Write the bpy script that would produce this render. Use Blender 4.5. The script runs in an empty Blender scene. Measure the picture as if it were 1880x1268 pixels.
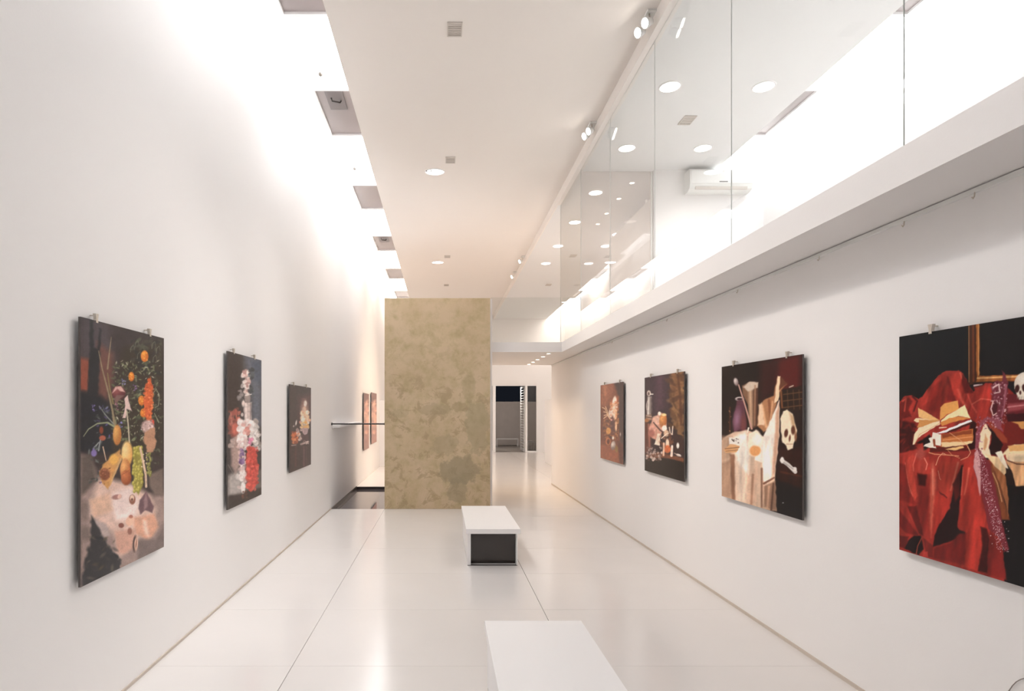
import bpy, bmesh, math, random
import numpy as np
from mathutils import Vector, Matrix

# ------------------------------------------------------------------ camera, world, exposure
FPX = 1080.0            # focal length in pixels of the 1880 px wide frame
EYE = 1.6               # eye height
VPX, VPY = 812.0, 754.0 # vanishing point
scene = bpy.context.scene
COL = scene.collection
cam_data = bpy.data.cameras.new('camera')
cam = bpy.data.objects.new('camera', cam_data); COL.objects.link(cam)
cam.location = (0, 0, EYE); cam.rotation_euler = (math.pi / 2, 0, 0)
cam_data.sensor_fit = 'HORIZONTAL'; cam_data.sensor_width = 36.0
cam_data.lens = 36.0 * FPX / 1880.0
cam_data.shift_x = (940 - VPX) / 1880.0
cam_data.shift_y = (VPY - 634) / 1880.0
cam_data.clip_start = 0.05; cam_data.clip_end = 200
scene.camera = cam

world = bpy.data.worlds.new('night'); scene.world = world
world.use_nodes = True
world.node_tree.nodes['Background'].inputs['Color'].default_value = (0.012, 0.014, 0.02, 1)
world.node_tree.nodes['Background'].inputs['Strength'].default_value = 0.4

vs = scene.view_settings
vs.view_transform = 'Standard'; vs.look = 'None'; vs.gamma = 1.0; vs.use_curve_mapping = False
vs.exposure = 0.72
cy = scene.cycles
cy.use_denoising = True
cy.max_bounces = 10; cy.diffuse_bounces = 5; cy.glossy_bounces = 4
cy.adaptive_threshold = 0.02
cy.transmission_bounces = 6; cy.transparent_max_bounces = 16
cy.sample_clamp_indirect = 6.0
cy.caustics_reflective = False; cy.caustics_refractive = False

# strengths of the lamps the place has
COVE_W = (0.96, 0.975, 1.0)   # fluorescent daylight-white behind the cove panels
HALO_W = (1.0, 0.74, 0.50)     # halogen
COVE_L = 7.6
COVE_R = 7.0

# ------------------------------------------------------------------ helpers
def lin(r, g, b):
    f = lambda c: (c / 255.0 / 12.92) if c / 255.0 <= 0.04045 else ((c / 255.0 + 0.055) / 1.055) ** 2.4
    return (f(r), f(g), f(b), 1.0)

def mat(name, color, rough=0.6, var=0.04, scale=3.0, bump=0.0, bscale=60.0, metal=0.0, spec=0.5, emit=None, estr=0.0):
    """Principled material with a noise-driven colour variation and optional relief."""
    m = bpy.data.materials.new(name); m.use_nodes = True
    nt = m.node_tree; b = nt.nodes['Principled BSDF']
    tc = nt.nodes.new('ShaderNodeTexCoord')
    nz = nt.nodes.new('ShaderNodeTexNoise'); nz.inputs['Scale'].default_value = scale
    nz.inputs['Detail'].default_value = 4
    nt.links.new(tc.outputs['Object'], nz.inputs['Vector'])
    mx = nt.nodes.new('ShaderNodeMix'); mx.data_type = 'RGBA'
    c = Vector(color[:3])
    mx.inputs['A'].default_value = (*(c * (1 - var)), 1); mx.inputs['B'].default_value = (*[min(1, v) for v in c * (1 + var)], 1)
    nt.links.new(nz.outputs['Fac'], mx.inputs['Factor'])
    nt.links.new(mx.outputs['Result'], b.inputs['Base Color'])
    b.inputs['Roughness'].default_value = rough; b.inputs['Metallic'].default_value = metal
    b.inputs['Specular IOR Level'].default_value = spec
    if bump:
        n2 = nt.nodes.new('ShaderNodeTexNoise'); n2.inputs['Scale'].default_value = bscale
        n2.inputs['Detail'].default_value = 6
        nt.links.new(tc.outputs['Object'], n2.inputs['Vector'])
        bp = nt.nodes.new('ShaderNodeBump'); bp.inputs['Strength'].default_value = bump; bp.inputs['Distance'].default_value = 0.01
        nt.links.new(n2.outputs['Fac'], bp.inputs['Height']); nt.links.new(bp.outputs['Normal'], b.inputs['Normal'])
    if emit:
        b.inputs['Emission Color'].default_value = (*emit[:3], 1); b.inputs['Emission Strength'].default_value = estr
    return m

def glass_mat(name, tint, ior=1.5, rough=0.0, body=0.0, bodycol=(0.8, 0.8, 0.8)):
    """Thin sheet glass: tinted transparency under a fresnel reflection."""
    m = bpy.data.materials.new(name); m.use_nodes = True
    nt = m.node_tree; nt.nodes.clear()
    out = nt.nodes.new('ShaderNodeOutputMaterial')
    tr = nt.nodes.new('ShaderNodeBsdfTransparent'); tr.inputs['Color'].default_value = (*tint, 1)
    gl = nt.nodes.new('ShaderNodeBsdfGlossy'); gl.inputs['Roughness'].default_value = rough
    f0 = ((ior - 1) / (ior + 1)) ** 2                      # Schlick fresnel, the same from both faces
    lw = nt.nodes.new('ShaderNodeLayerWeight'); lw.inputs['Blend'].default_value = 0.5
    pw = nt.nodes.new('ShaderNodeMath'); pw.operation = 'POWER'; pw.inputs[1].default_value = 5.0
    nt.links.new(lw.outputs['Facing'], pw.inputs[0])
    fr = nt.nodes.new('ShaderNodeMath'); fr.operation = 'MULTIPLY_ADD'; fr.inputs[1].default_value = 1 - f0; fr.inputs[2].default_value = f0
    nt.links.new(pw.outputs[0], fr.inputs[0])
    mx = nt.nodes.new('ShaderNodeMixShader')
    src = tr.outputs[0]
    if body:
        df = nt.nodes.new('ShaderNodeBsdfDiffuse'); df.inputs['Color'].default_value = (*bodycol, 1)
        mb = nt.nodes.new('ShaderNodeMixShader'); mb.inputs[0].default_value = body
        nt.links.new(tr.outputs[0], mb.inputs[1]); nt.links.new(df.outputs[0], mb.inputs[2]); src = mb.outputs[0]
    nt.links.new(fr.outputs[0], mx.inputs[0]); nt.links.new(src, mx.inputs[1]); nt.links.new(gl.outputs[0], mx.inputs[2])
    nt.links.new(mx.outputs[0], out.inputs[0])
    return m

def mesh_obj(name, bm, m, parent=None, smooth=False):
    """Link a bmesh given in world coordinates as one object; a child is stored relative to its parent's origin."""
    me = bpy.data.meshes.new(name)
    if parent is not None:
        o3 = Vector((0, 0, 0)); p = parent
        while p is not None: o3 += p.location; p = p.parent
        bmesh.ops.translate(bm, vec=-o3, verts=bm.verts)
    bmesh.ops.recalc_face_normals(bm, faces=bm.faces)
    bm.to_mesh(me); bm.free()
    if smooth:
        for p in me.polygons: p.use_smooth = True
    o = bpy.data.objects.new(name, me); COL.objects.link(o)
    if m is not None: me.materials.append(m)
    if parent is not None: o.parent = parent
    return o

def add_box(bm, x, y, z):
    vs_ = [bm.verts.new((a, b, c)) for a in x for b in y for c in z]
    for f in ((0,1,3,2), (4,6,7,5), (0,4,5,1), (2,3,7,6), (0,2,6,4), (1,5,7,3)):
        bm.faces.new([vs_[i] for i in f])
    return vs_

def box(name, x, y, z, m, parent=None, bevel=0.0, seg=2):
    bm = bmesh.new(); add_box(bm, x, y, z)
    if bevel:
        bmesh.ops.bevel(bm, geom=bm.edges[:], offset=bevel, segments=seg, affect='EDGES', profile=0.7)
    return mesh_obj(name, bm, m, parent)

def boxes(name, lst, m, parent=None):
    bm = bmesh.new()
    for x, y, z in lst: add_box(bm, x, y, z)
    return mesh_obj(name, bm, m, parent)

def add_cyl(bm, p0, p1, r0, r1=None, n=20, caps=True):
    r1 = r0 if r1 is None else r1
    p0, p1 = Vector(p0), Vector(p1); ax = (p1 - p0).normalized()
    u = ax.orthogonal().normalized(); v = ax.cross(u)
    a = [bm.verts.new(p0 + r0 * (u * math.cos(2*math.pi*i/n) + v * math.sin(2*math.pi*i/n))) for i in range(n)]
    b = [bm.verts.new(p1 + r1 * (u * math.cos(2*math.pi*i/n) + v * math.sin(2*math.pi*i/n))) for i in range(n)]
    for i in range(n): bm.faces.new((a[i], a[(i+1) % n], b[(i+1) % n], b[i]))
    if caps: bm.faces.new(a[::-1]); bm.faces.new(b)

def cyl(name, p0, p1, r0, m, parent=None, r1=None, n=20, smooth=False):
    bm = bmesh.new(); add_cyl(bm, p0, p1, r0, r1, n)
    return mesh_obj(name, bm, m, parent, smooth)

def lathe(name, base, axis, prof, m, parent=None, n=24):
    """prof: (distance along axis, radius) pairs."""
    base, ax = Vector(base), Vector(axis).normalized()
    u = ax.orthogonal().normalized(); v = ax.cross(u)
    bm = bmesh.new(); rings = []
    for t, r in prof:
        rings.append([bm.verts.new(base + ax * t + max(r, 1e-5) * (u * math.cos(2*math.pi*i/n) + v * math.sin(2*math.pi*i/n))) for i in range(n)])
    for a, b in zip(rings, rings[1:]):
        for i in range(n): bm.faces.new((a[i], a[(i+1) % n], b[(i+1) % n], b[i]))
    bm.faces.new(rings[0][::-1]); bm.faces.new(rings[-1])
    return mesh_obj(name, bm, m, parent, True)

def tube(name, pts, r, m, parent=None, n=8):
    bm = bmesh.new(); pts = [Vector(p) for p in pts]; rings = []
    for i, p in enumerate(pts):
        t = (pts[min(i+1, len(pts)-1)] - pts[max(i-1, 0)]).normalized()
        u = t.orthogonal().normalized() if i == 0 else (u - t * u.dot(t)).normalized()
        v = t.cross(u)
        rings.append([bm.verts.new(p + r * (u * math.cos(2*math.pi*k/n) + v * math.sin(2*math.pi*k/n))) for k in range(n)])
    for a, b in zip(rings, rings[1:]):
        for k in range(n): bm.faces.new((a[k], a[(k+1) % n], b[(k+1) % n], b[k]))
    bm.faces.new(rings[0][::-1]); bm.faces.new(rings[-1])
    return mesh_obj(name, bm, m, parent, True)

def thing(name, label, cat, loc=(0, 0, 0), group=None):
    o = bpy.data.objects.new(name, None); COL.objects.link(o)
    o.location = loc; o.empty_display_size = 0.1
    return tag(o, label, cat, group)

def tag(o, label, cat, group=None):
    o['label'] = label; o['category'] = cat
    if group: o['group'] = group
    return o

def struct(o, label=None):
    o['kind'] = 'structure'
    if label: o['label'] = label
    return o

def spot(name, loc, target, energy, color, size_deg, blend=0.6, radius=0.04, parent=None):
    l = bpy.data.lights.new(name, 'SPOT'); l.energy = energy; l.color = color
    l.spot_size = math.radians(size_deg); l.spot_blend = blend; l.shadow_soft_size = radius
    o = bpy.data.objects.new(name, l); COL.objects.link(o)
    d = Vector(target) - Vector(loc)
    o.rotation_euler = d.to_track_quat('-Z', 'Y').to_euler()
    o.location = Vector(loc)
    if parent is not None: o.parent = parent; o.location = Vector(loc) - parent.location
    return o

# ------------------------------------------------------------------ materials
M = {}
M['wall'] = mat('white_wall_paint', (0.835, 0.815, 0.805), 0.62, 0.015, 1.2, 0.04, 90, spec=0.3)
M['ceil'] = mat('white_ceiling_paint', (0.85, 0.805, 0.765), 0.7, 0.012, 0.8, spec=0.2)
M['cove'] = mat('white_cove_paint', (0.86, 0.85, 0.84), 0.6, 0.01, 1.0, spec=0.3)
M['ceilm'] = mat('mezzanine_ceiling_paint', (0.80, 0.80, 0.80), 0.7, 0.012, 0.8, spec=0.2)
M['slab'] = mat('polished_screed', (0.71, 0.68, 0.66), 0.17, 0.035, 1.6, 0.02, 12, spec=0.5)
M['joint'] = mat('floor_joint_filler', (0.55, 0.49, 0.44), 0.7, 0.05)
M['gap'] = mat('gap_shade_tan', (0.55, 0.48, 0.42), 0.6, 0.05)  # tan that paints the shade of the wall-foot gap
M['white'] = mat('white_lacquer', (0.86, 0.845, 0.84), 0.3, 0.01)
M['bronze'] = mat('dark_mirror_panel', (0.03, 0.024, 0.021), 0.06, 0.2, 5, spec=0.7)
M['black'] = mat('black_steel', (0.03, 0.024, 0.022), 0.4, 0.1)
M['rim'] = mat('dark_granite_rim', (0.05, 0.04, 0.038), 0.35, 0.3, 80)
M['alu'] = mat('brushed_aluminium', (0.62, 0.6, 0.57), 0.35, 0.06, 30, metal=0.9)
M['steel'] = mat('clip_steel', (0.66, 0.60, 0.53), 0.35, 0.1, 40, metal=0.7)
M['board'] = mat('print_backing_board', (0.10, 0.085, 0.08), 0.5, 0.1)
M['vent'] = mat('vent_grey', (0.60, 0.555, 0.51), 0.6, 0.05)
M['slot'] = mat('vent_dark_slot', (0.12, 0.11, 0.10), 0.8, 0.05)
M['plastic'] = mat('white_plastic', (0.80, 0.80, 0.78), 0.35, 0.01)
M['logo'] = mat('badge_grey', (0.18, 0.18, 0.18), 0.4, 0.05)
M['frost'] = mat('night_skylight_acrylic', (0.36, 0.315, 0.31), 0.25, 0.05, 2)
M['latch'] = mat('skylight_opener_housing', (0.19, 0.165, 0.165), 0.4, 0.05)
M['glass'] = glass_mat('sheet_glass', (0.955, 0.965, 0.96), 1.42)
M['glassp'] = glass_mat('partition_glass', (0.93, 0.915, 0.915), 1.45, 0.0, 0.16, (0.9, 0.86, 0.85))
M['glassd'] = glass_mat('door_glass', (0.90, 0.89, 0.88), 1.5)
M['edge'] = mat('glass_edge', (0.62, 0.64, 0.61), 0.5, 0.05)
M['outw'] = mat('courtyard_render', (0.55, 0.50, 0.47), 0.9, 0.12, 3, 0.2, 40)
M['outf'] = mat('courtyard_paving', (0.40, 0.36, 0.33), 0.8, 0.12, 4, 0.2, 30)
M['cable'] = mat('grey_cable', (0.30, 0.27, 0.25), 0.5, 0.05)

def emis(name, color, strength):
    m = bpy.data.materials.new(name); m.use_nodes = True
    nt = m.node_tree; nt.nodes.clear()
    out = nt.nodes.new('ShaderNodeOutputMaterial'); e = nt.nodes.new('ShaderNodeEmission')
    e.inputs['Color'].default_value = (*color, 1); e.inputs['Strength'].default_value = strength
    nt.links.new(e.outputs[0], out.inputs[0]); return m
M['panelL'] = emis('backlit_panel', COVE_W, COVE_L)
M['panelR'] = emis('backlit_panel_mezzanine', COVE_W, COVE_R)
M['panelF'] = emis('backlit_panel_warm', (1.0, 0.86, 0.73), COVE_L * 0.8)
M['strip'] = emis('added_cove_glow', COVE_W, 4.6)  # glow added to the plain cove strips to even out the wall light
M['lens'] = emis('halogen_lens', (1.0, 0.93, 0.85), 9.0)
M['lensc'] = emis('downlight_lens', (1.0, 0.95, 0.90), 6.0)
M['lensw'] = emis('warm_lens', (1.0, 0.80, 0.58), 14.0)

def concrete():
    m = bpy.data.materials.new('bare_plaster_patina'); m.use_nodes = True
    nt = m.node_tree; N, L = nt.nodes, nt.links; b = N['Principled BSDF']
    tc = N.new('ShaderNodeTexCoord')
    def noise(scale, detail=5, rough=0.55, dist=0.0, off=(0, 0, 0)):
        mp = N.new('ShaderNodeMapping'); mp.inputs['Location'].default_value = off
        L.new(tc.outputs['Object'], mp.inputs['Vector'])
        n = N.new('ShaderNodeTexNoise'); n.inputs['Scale'].default_value = scale; n.inputs['Detail'].default_value = detail
        n.inputs['Roughness'].default_value = rough; n.inputs['Distortion'].default_value = dist
        L.new(mp.outputs[0], n.inputs['Vector']); return n.outputs['Fac']
    def ramp(f, a, c):
        r = N.new('ShaderNodeMapRange'); r.inputs['From Min'].default_value = a; r.inputs['From Max'].default_value = c
        L.new(f, r.inputs['Value']); return r.outputs[0]
    def mix(f, A, B):
        x = N.new('ShaderNodeMix'); x.data_type = 'RGBA'
        L.new(f, x.inputs['Factor'])
        for k, v in (('A', A), ('B', B)):
            if isinstance(v, tuple): x.inputs[k].default_value = v
            else: L.new(v, x.inputs[k])
        return x.outputs['Result']
    def op(kind, a, c):
        x = N.new('ShaderNodeMath'); x.operation = kind; x.use_clamp = kind != 'SUBTRACT'
        for i, v in enumerate((a, c)):
            if isinstance(v, float): x.inputs[i].default_value = v
            else: L.new(v, x.inputs[i])
        return x.outputs[0]
    sep = N.new('ShaderNodeSeparateXYZ'); L.new(tc.outputs['Object'], sep.inputs[0])
    base = mix(ramp(noise(1.3, 6), 0.3, 0.7), lin(185, 163, 131), lin(203, 182, 150))
    base = mix(ramp(noise(5, 8, 0.62), 0.42, 0.66), base, lin(172, 155, 119))
    base = mix(ramp(noise(3.2, 7, 0.6, 0.3, (7, 2, 5)), 0.5, 0.68), base, lin(198, 176, 147))
    # smooth trowelled skin flaked away in the middle band: irregular darker scars
    band = ramp(sep.outputs['Z'], 3.0, 1.9)
    scar = ramp(noise(4.2, 10, 0.70, 0.6, (3.1, 0, 1.7)), 0.565, 0.60)
    scar = op('MULTIPLY', scar, band)
    base = mix(op('MULTIPLY', scar, 0.75), base, lin(162, 143, 111))
    # thin outlines of the flaking edges
    e1 = ramp(noise(4.2, 10, 0.70, 0.6, (3.1, 0, 1.7)), 0.54, 0.565)
    e2 = ramp(noise(4.2, 10, 0.70, 0.6, (3.1, 0, 1.7)), 0.585, 0.565)
    base = mix(op('MULTIPLY', op('MULTIPLY', op('MULTIPLY', e1, e2), band), 0.45), base, lin(140, 120, 88))
    # damp blotches with a shape of their own
    nd = noise(7, 9, 0.68)
    for cx, cz, rx, rz, colr, amt in ((0.36, 0.62, 0.34, 0.24, lin(148, 136, 110), 0.85), (0.33, 0.30, 0.17, 0.22, lin(150, 138, 112), 0.7),
                                      (0.66, 1.35, 0.20, 0.45, lin(158, 146, 116), 0.7), (0.12, 1.05, 0.22, 0.18, lin(158, 144, 114), 0.6),
                                      (-0.05, 1.62, 0.28, 0.10, lin(156, 141, 110), 0.6), (-0.62, 1.55, 0.14, 0.08, lin(160, 146, 116), 0.5),
                                      (0.35, 1.66, 0.16, 0.08, lin(148, 132, 98), 0.6), (0.52, 1.98, 0.12, 0.22, lin(158, 143, 110), 0.5)):
        x2 = N.new('ShaderNodeMath'); x2.operation = 'MULTIPLY'; x2.inputs[1].default_value = 1.0 / rx
        s1 = N.new('ShaderNodeMath'); s1.operation = 'SUBTRACT'; s1.inputs[1].default_value = cx; L.new(sep.outputs['X'], s1.inputs[0]); L.new(s1.outputs[0], x2.inputs[0])
        z2 = N.new('ShaderNodeMath'); z2.operation = 'MULTIPLY'; z2.inputs[1].default_value = 1.0 / rz
        s2 = N.new('ShaderNodeMath'); s2.operation = 'SUBTRACT'; s2.inputs[1].default_value = cz; L.new(sep.outputs['Z'], s2.inputs[0]); L.new(s2.outputs[0], z2.inputs[0])
        cb = N.new('ShaderNodeCombineXYZ'); L.new(x2.outputs[0], cb.inputs[0]); L.new(z2.outputs[0], cb.inputs[2])
        ln = N.new('ShaderNodeVectorMath'); ln.operation = 'LENGTH'; L.new(cb.outputs[0], ln.inputs[0])
        ad = N.new('ShaderNodeMath'); ad.operation = 'MULTIPLY_ADD'; L.new(nd, ad.inputs[0]); ad.inputs[1].default_value = 2.2; L.new(ln.outputs['Value'], ad.inputs[2])
        mk = ramp(ad.outputs[0], 2.16, 1.96)
        base = mix(op('MULTIPLY', mk, amt * 0.8), base, colr)
    L.new(base, b.inputs['Base Color']); b.inputs['Roughness'].default_value = 0.55
    bp = N.new('ShaderNodeBump'); bp.inputs['Strength'].default_value = 0.25; bp.inputs['Distance'].default_value = 0.01
    L.new(noise(9, 8, 0.6), bp.inputs['Height']); L.new(bp.outputs[0], b.inputs['Normal'])
    return m
M['concrete'] = concrete()

def water():
    m = bpy.data.materials.new('still_dark_water'); m.use_nodes = True
    nt = m.node_tree; b = nt.nodes['Principled BSDF']
    b.inputs['Base Color'].default_value = (0.10, 0.085, 0.09, 1); b.inputs['Roughness'].default_value = 0.03
    b.inputs['Specular IOR Level'].default_value = 0.8
    tc = nt.nodes.new('ShaderNodeTexCoord'); nz = nt.nodes.new('ShaderNodeTexNoise'); nz.inputs['Scale'].default_value = 3
    nt.links.new(tc.outputs['Object'], nz.inputs['Vector'])
    bp = nt.nodes.new('ShaderNodeBump'); bp.inputs['Strength'].default_value = 0.03; bp.inputs['Distance'].default_value = 0.005
    nt.links.new(nz.outputs['Fac'], bp.inputs['Height']); nt.links.new(bp.outputs[0], b.inputs['Normal'])
    return m
M['water'] = water()
# ------------------------------------------------------------------ the room shell
XL, XR, XM = -1.816, 2.388, 4.75      # left wall, right wall, outer wall of the mezzanine
Y0, YB = -3.6, 22.8                   # wall behind the camera, glazed back wall
XE = 2.03                             # edge of the mezzanine
YP = -0.3                             # where the light coves begin
ZS, ZF = 2.60, 2.767                  # soffit and floor level of the mezzanine
ZC, ZU, ZT = EYE + 3.70, EYE + 3.56, EYE + 3.90   # gallery ceiling, mezzanine ceiling, top of the light coves
PY0, PY1, PX = 9.6, 12.43, -0.942     # pool front, pool back, side of the concrete block

# floor: a sub-floor and the poured slabs with their joints
fl = struct(boxes('floor', [((XL, XM), (Y0, PY0), (-0.16, -0.012)), ((PX, XM), (PY0, PY1), (-0.16, -0.012)),
                            ((XL, XM), (PY1, YB), (-0.16, -0.012))], M['joint']), 'pale polished screed floor with fine joints')
xs = [XL, -0.941, 0.811, XR]; xs2 = [XL, -0.941, 0.811, 2.563, 4.315, XM]
ys = [Y0] + [3.69 + 1.05 * k for k in range(-6, 6)]
slab_mesh = {}
def slab(x0, x1, y0, y1):
    g, gy = 0.0022, 0.0009
    w, d = round(x1 - x0, 3), round(y1 - y0, 3)
    if (w, d) not in slab_mesh:
        bm = bmesh.new(); add_box(bm, (g, w - g), (gy, d - gy), (-0.012, 0.0))
        o = mesh_obj('floor_slab', bm, M['slab'], fl); slab_mesh[(w, d)] = o.data
    else:
        o = bpy.data.objects.new('floor_slab', slab_mesh[(w, d)]); COL.objects.link(o); o.parent = fl
    o.location = (x0, y0, 0)
for a, b in zip(ys + [PY0], (ys + [PY0])[1:]):
    if b - a < 0.05: continue
    for c, d in zip(xs, xs[1:]): slab(c, d, a, b)
for a, b in ((PY0, PY0 + 1.4), (PY0 + 1.4, PY1)): slab(PX, 0.811, a, b); slab(0.811, XR, a, b)
yb = [PY1, 14.2, 16.0, 17.8, 19.6, 21.2, YB]
for a, b in zip(yb, yb[1:]):
    for c, d in zip(xs2, xs2[1:]): slab(c, d, a, b)

struct(box('wall_left', (XL - 0.2, XL), (Y0, YB), (-0.16, ZT + 0.05), M['wall']), 'tall white left wall washed by the light cove')
struct(box('wall_right', (XR, XR + 0.15), (Y0, 12.86), (-0.012, ZS), M['wall']), 'white right wall under the mezzanine hung with prints')
struct(box('wall_outer', (XM, XM + 0.2), (Y0, YB), (-0.16, ZT + 0.05), M['wall']), 'white outer wall behind the mezzanine')
struct(box('wall_front', (XL - 0.2, XM + 0.2), (Y0 - 0.2, Y0), (-0.16, ZT + 0.05), M['wall']))
struct(box('wall_rear_left', (XL, 1.2), (17.0, 17.15), (-0.012, 1.92), M['wall']), 'half-height white cross wall behind the concrete block')
DX0, DX1, DZ = 0.90, 3.69, 2.62
struct(boxes('wall_back', [((XL - 0.2, DX0), (YB, YB + 0.2), (-0.16, ZT + 0.05)), ((DX1, XM + 0.2), (YB, YB + 0.2), (-0.16, ZT + 0.05)),
                           ((DX0, DX1), (YB, YB + 0.2), (DZ, ZT + 0.05)), ((DX0, DX1), (YB, YB + 0.2), (-0.16, -0.012))], M['wall']), 'white back wall around the glazed door')
struct(box('wall_partition', (3.2, 3.3), (13.6, 18.4), (-0.012, 1.94), M['wall']), 'half-height white partition beyond the right wall')
# raised tan strips: shade of the recessed wall-foot gap given as colour
struct(box('gap_shade_left', (XL, XL + 0.008), (Y0, PY0), (0.0, 0.018), M['gap']))
struct(box('gap_shade_right', (XR - 0.008, XR), (Y0, 12.86), (0.0, 0.022), M['gap']))

# ceilings
XCL, XCR = -3.70 / 3.43, 3.56 / 0.881
struct(box('ceiling', (XCL, XE - 0.03), (Y0, YB), (ZC, ZT), M['ceil']), 'long white gallery ceiling between the light coves')
struct(box('ceiling_mezzanine', (XE - 0.03, XCR), (Y0, YB), (ZU, ZT), M['ceilm']), 'white mezzanine ceiling with downlights')
struct(boxes('ceiling_cove', [((XL, -1.585), (Y0, YB), (ZT + 0.02, ZT + 0.05)), ((4.60, XM), (Y0, YB), (ZT + 0.02, ZT + 0.05)),
                              ((-1.585, XCL), (Y0, YP), (ZT, ZT + 0.05)), ((XCR, 4.60), (Y0, YP), (ZT, ZT + 0.05)),
                              ((XL - 0.2, XM + 0.2), (Y0 - 0.2, YB + 0.2), (ZT + 0.08, ZT + 0.16))], M['cove']))
# glass head channel at the ceiling step
struct(boxes('trim_1', [((XE - 0.055, XE - 0.03), (Y0, YB), (ZU - 0.012, ZC)), ((XE - 0.03, XE + 0.05), (Y0, 10.15), (ZU - 0.012, ZU))], M['ceil']), 'channel along the ceiling step that holds the glass')

# coves: skylights at night between backlit panels
ORD = ['first', 'second', 'third', 'fourth', 'fifth', 'sixth', 'seventh', 'eighth', 'ninth', 'tenth']

pans = [(1.57, 2.82), (4.57, 5.82), (7.13, 8.36), (10.15, 11.4), (13.1, 14.35), (16.1, 17.35), (19.1, 20.35)]
wn = 0
tag(box('added_glow_strip', (XL + 0.02, -1.59), (YP, YB - 0.05), (ZT, ZT + 0.02), M['strip']), 'glowing strip added beside the left wall to even out the cove light', 'light strip', 'added cove glow strips')  # both strips are added emitters, not lamps of the cove
tag(box('added_glow_strip', (4.605, XM - 0.02), (YP, YB - 0.05), (ZT, ZT + 0.02), M['strip']), 'glowing strip added beside the outer wall to even out the mezzanine light', 'light strip', 'added cove glow strips')
for side, (xa, xb) in (('left', (-1.585, XCL)), ('mezzanine', (XCR, 4.60))):
    last = YP
    for k, (ya, yb_) in enumerate(pans + [(YB, YB)]):
        pn = tag(box('backlit_panel', (xa + 0.004, xb - 0.004), (last + 0.01, ya - 0.01), (ZT + 0.004, ZT + 0.024), M['panelF' if ya > 16 else 'panelL' if side == 'left' else 'panelR']),
                 '%s glowing white panel from the camera in the %s light cove' % (ORD[k], side), 'light panel', 'backlit panels in the %s light cove' % side)
        if ya >= YB: break
        wn += 1
        w = struct(boxes('window_%d' % wn, [((xa, xb), (ya, ya + 0.04), (ZT - 0.004, ZT + 0.06)), ((xa, xb), (yb_ - 0.04, yb_), (ZT - 0.004, ZT + 0.06)),
                                            ((xa, xa + 0.03), (ya + 0.04, yb_ - 0.04), (ZT - 0.004, ZT + 0.06)), ((xb - 0.03, xb), (ya + 0.04, yb_ - 0.04), (ZT - 0.004, ZT + 0.06))], M['white']),
                   'grey night-time skylight between glowing cove panels')
        box('pane', (xa + 0.03, xb - 0.03), (ya + 0.04, yb_ - 0.04), (ZT + 0.02, ZT + 0.03), M['frost'], w)
        if k in (2, 4):
            lt = box('opener', (xa + 0.14, xa + 0.36), (ya + 0.04, ya + 0.5), (ZT - 0.0, ZT + 0.02), M['latch'], w, 0.008)
            tube('opener_handle', [(xa + 0.2, ya + 0.2, ZT), (xa + 0.21, ya + 0.22, ZT - 0.03), (xa + 0.3, ya + 0.26, ZT - 0.03), (xa + 0.31, ya + 0.28, ZT)], 0.01, M['black'], lt)
        last = yb_

# mezzanine slab and bridge
struct(box('floor_mezzanine', (XE, XM), (Y0, 12.86), (ZS, ZF), M['wall']), 'edge and soffit of the white mezzanine')
struct(box('floor_bridge', (0.82, XE), (10.0, 12.86), (ZS, ZF), M['wall']), 'white bridge from the mezzanine to the concrete block')
YE = 8.7
struct(box('wall_mezzanine', (3.13, XM), (YE, YE + 0.12), (ZF, ZU), M['wall']), 'white end wall of the mezzanine')

# concrete block
t = thing('plaster_block', 'tall freestanding block with mottled bare khaki plaster face beside the pool', 'block', (-0.08, PY0, 0))
box('plaster_face', (PX, 0.782), (PY0, PY0 + 0.05), (0, EYE + 207 * 9.6 / 1080), M['concrete'], t, 0.006)
box('white_core', (PX + 0.005, 0.818), (PY0 + 0.05, 12.4), (0, EYE + 207 * 9.6 / 1080 - 0.005), M['wall'], t)

# pool
t = thing('reflecting_pool', 'shallow dark reflecting pool with black rim beside the plaster block', 'pool', ((XL + PX) / 2, PY0, -0.15))
box('basin', (XL, PX), (PY0, PY1), (-0.15, -0.12), M['rim'], t)
box('water', (XL + 0.012, PX), (PY0 + 0.004, PY1 - 0.012), (-0.12, -0.055), M['water'], t)
boxes('rim', [((XL, XL + 0.012), (PY0, PY1), (-0.12, 0.012)), ((XL + 0.012, PX), (PY1 - 0.012, PY1), (-0.12, 0.0))], M['rim'], t)

# barrier bar over the pool and the ledge along the wall
t = thing('barrier_bar', 'thin dark horizontal bar from the left wall to the plaster block', 'barrier', (XL, PY0, 1.38))
cyl('bar', (XL + 0.02, PY0 + 0.03, 1.387), (PX - 0.012, PY0 + 0.03, 1.387), 0.012, M['black'], t)
cyl('wall_flange', (XL, PY0 + 0.03, 1.387), (XL + 0.02, PY0 + 0.03, 1.387), 0.022, M['black'], t)
cyl('block_flange', (PX - 0.012, PY0 + 0.03, 1.387), (PX, PY0 + 0.03, 1.387), 0.018, M['black'], t)
t = thing('wall_ledge', 'slim white ledge on the left wall above the reflecting pool', 'ledge', (XL, PY0 + 0.1, 1.3))
box('ledge', (XL, XL + 0.13), (PY0 + 0.1, PY1), (1.325, 1.372), M['wall'], t, 0.004)
box('shadow_batten', (XL, XL + 0.03), (PY0 + 0.12, PY1 - 0.02), (1.30, 1.325), M['wall'], t)

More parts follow.
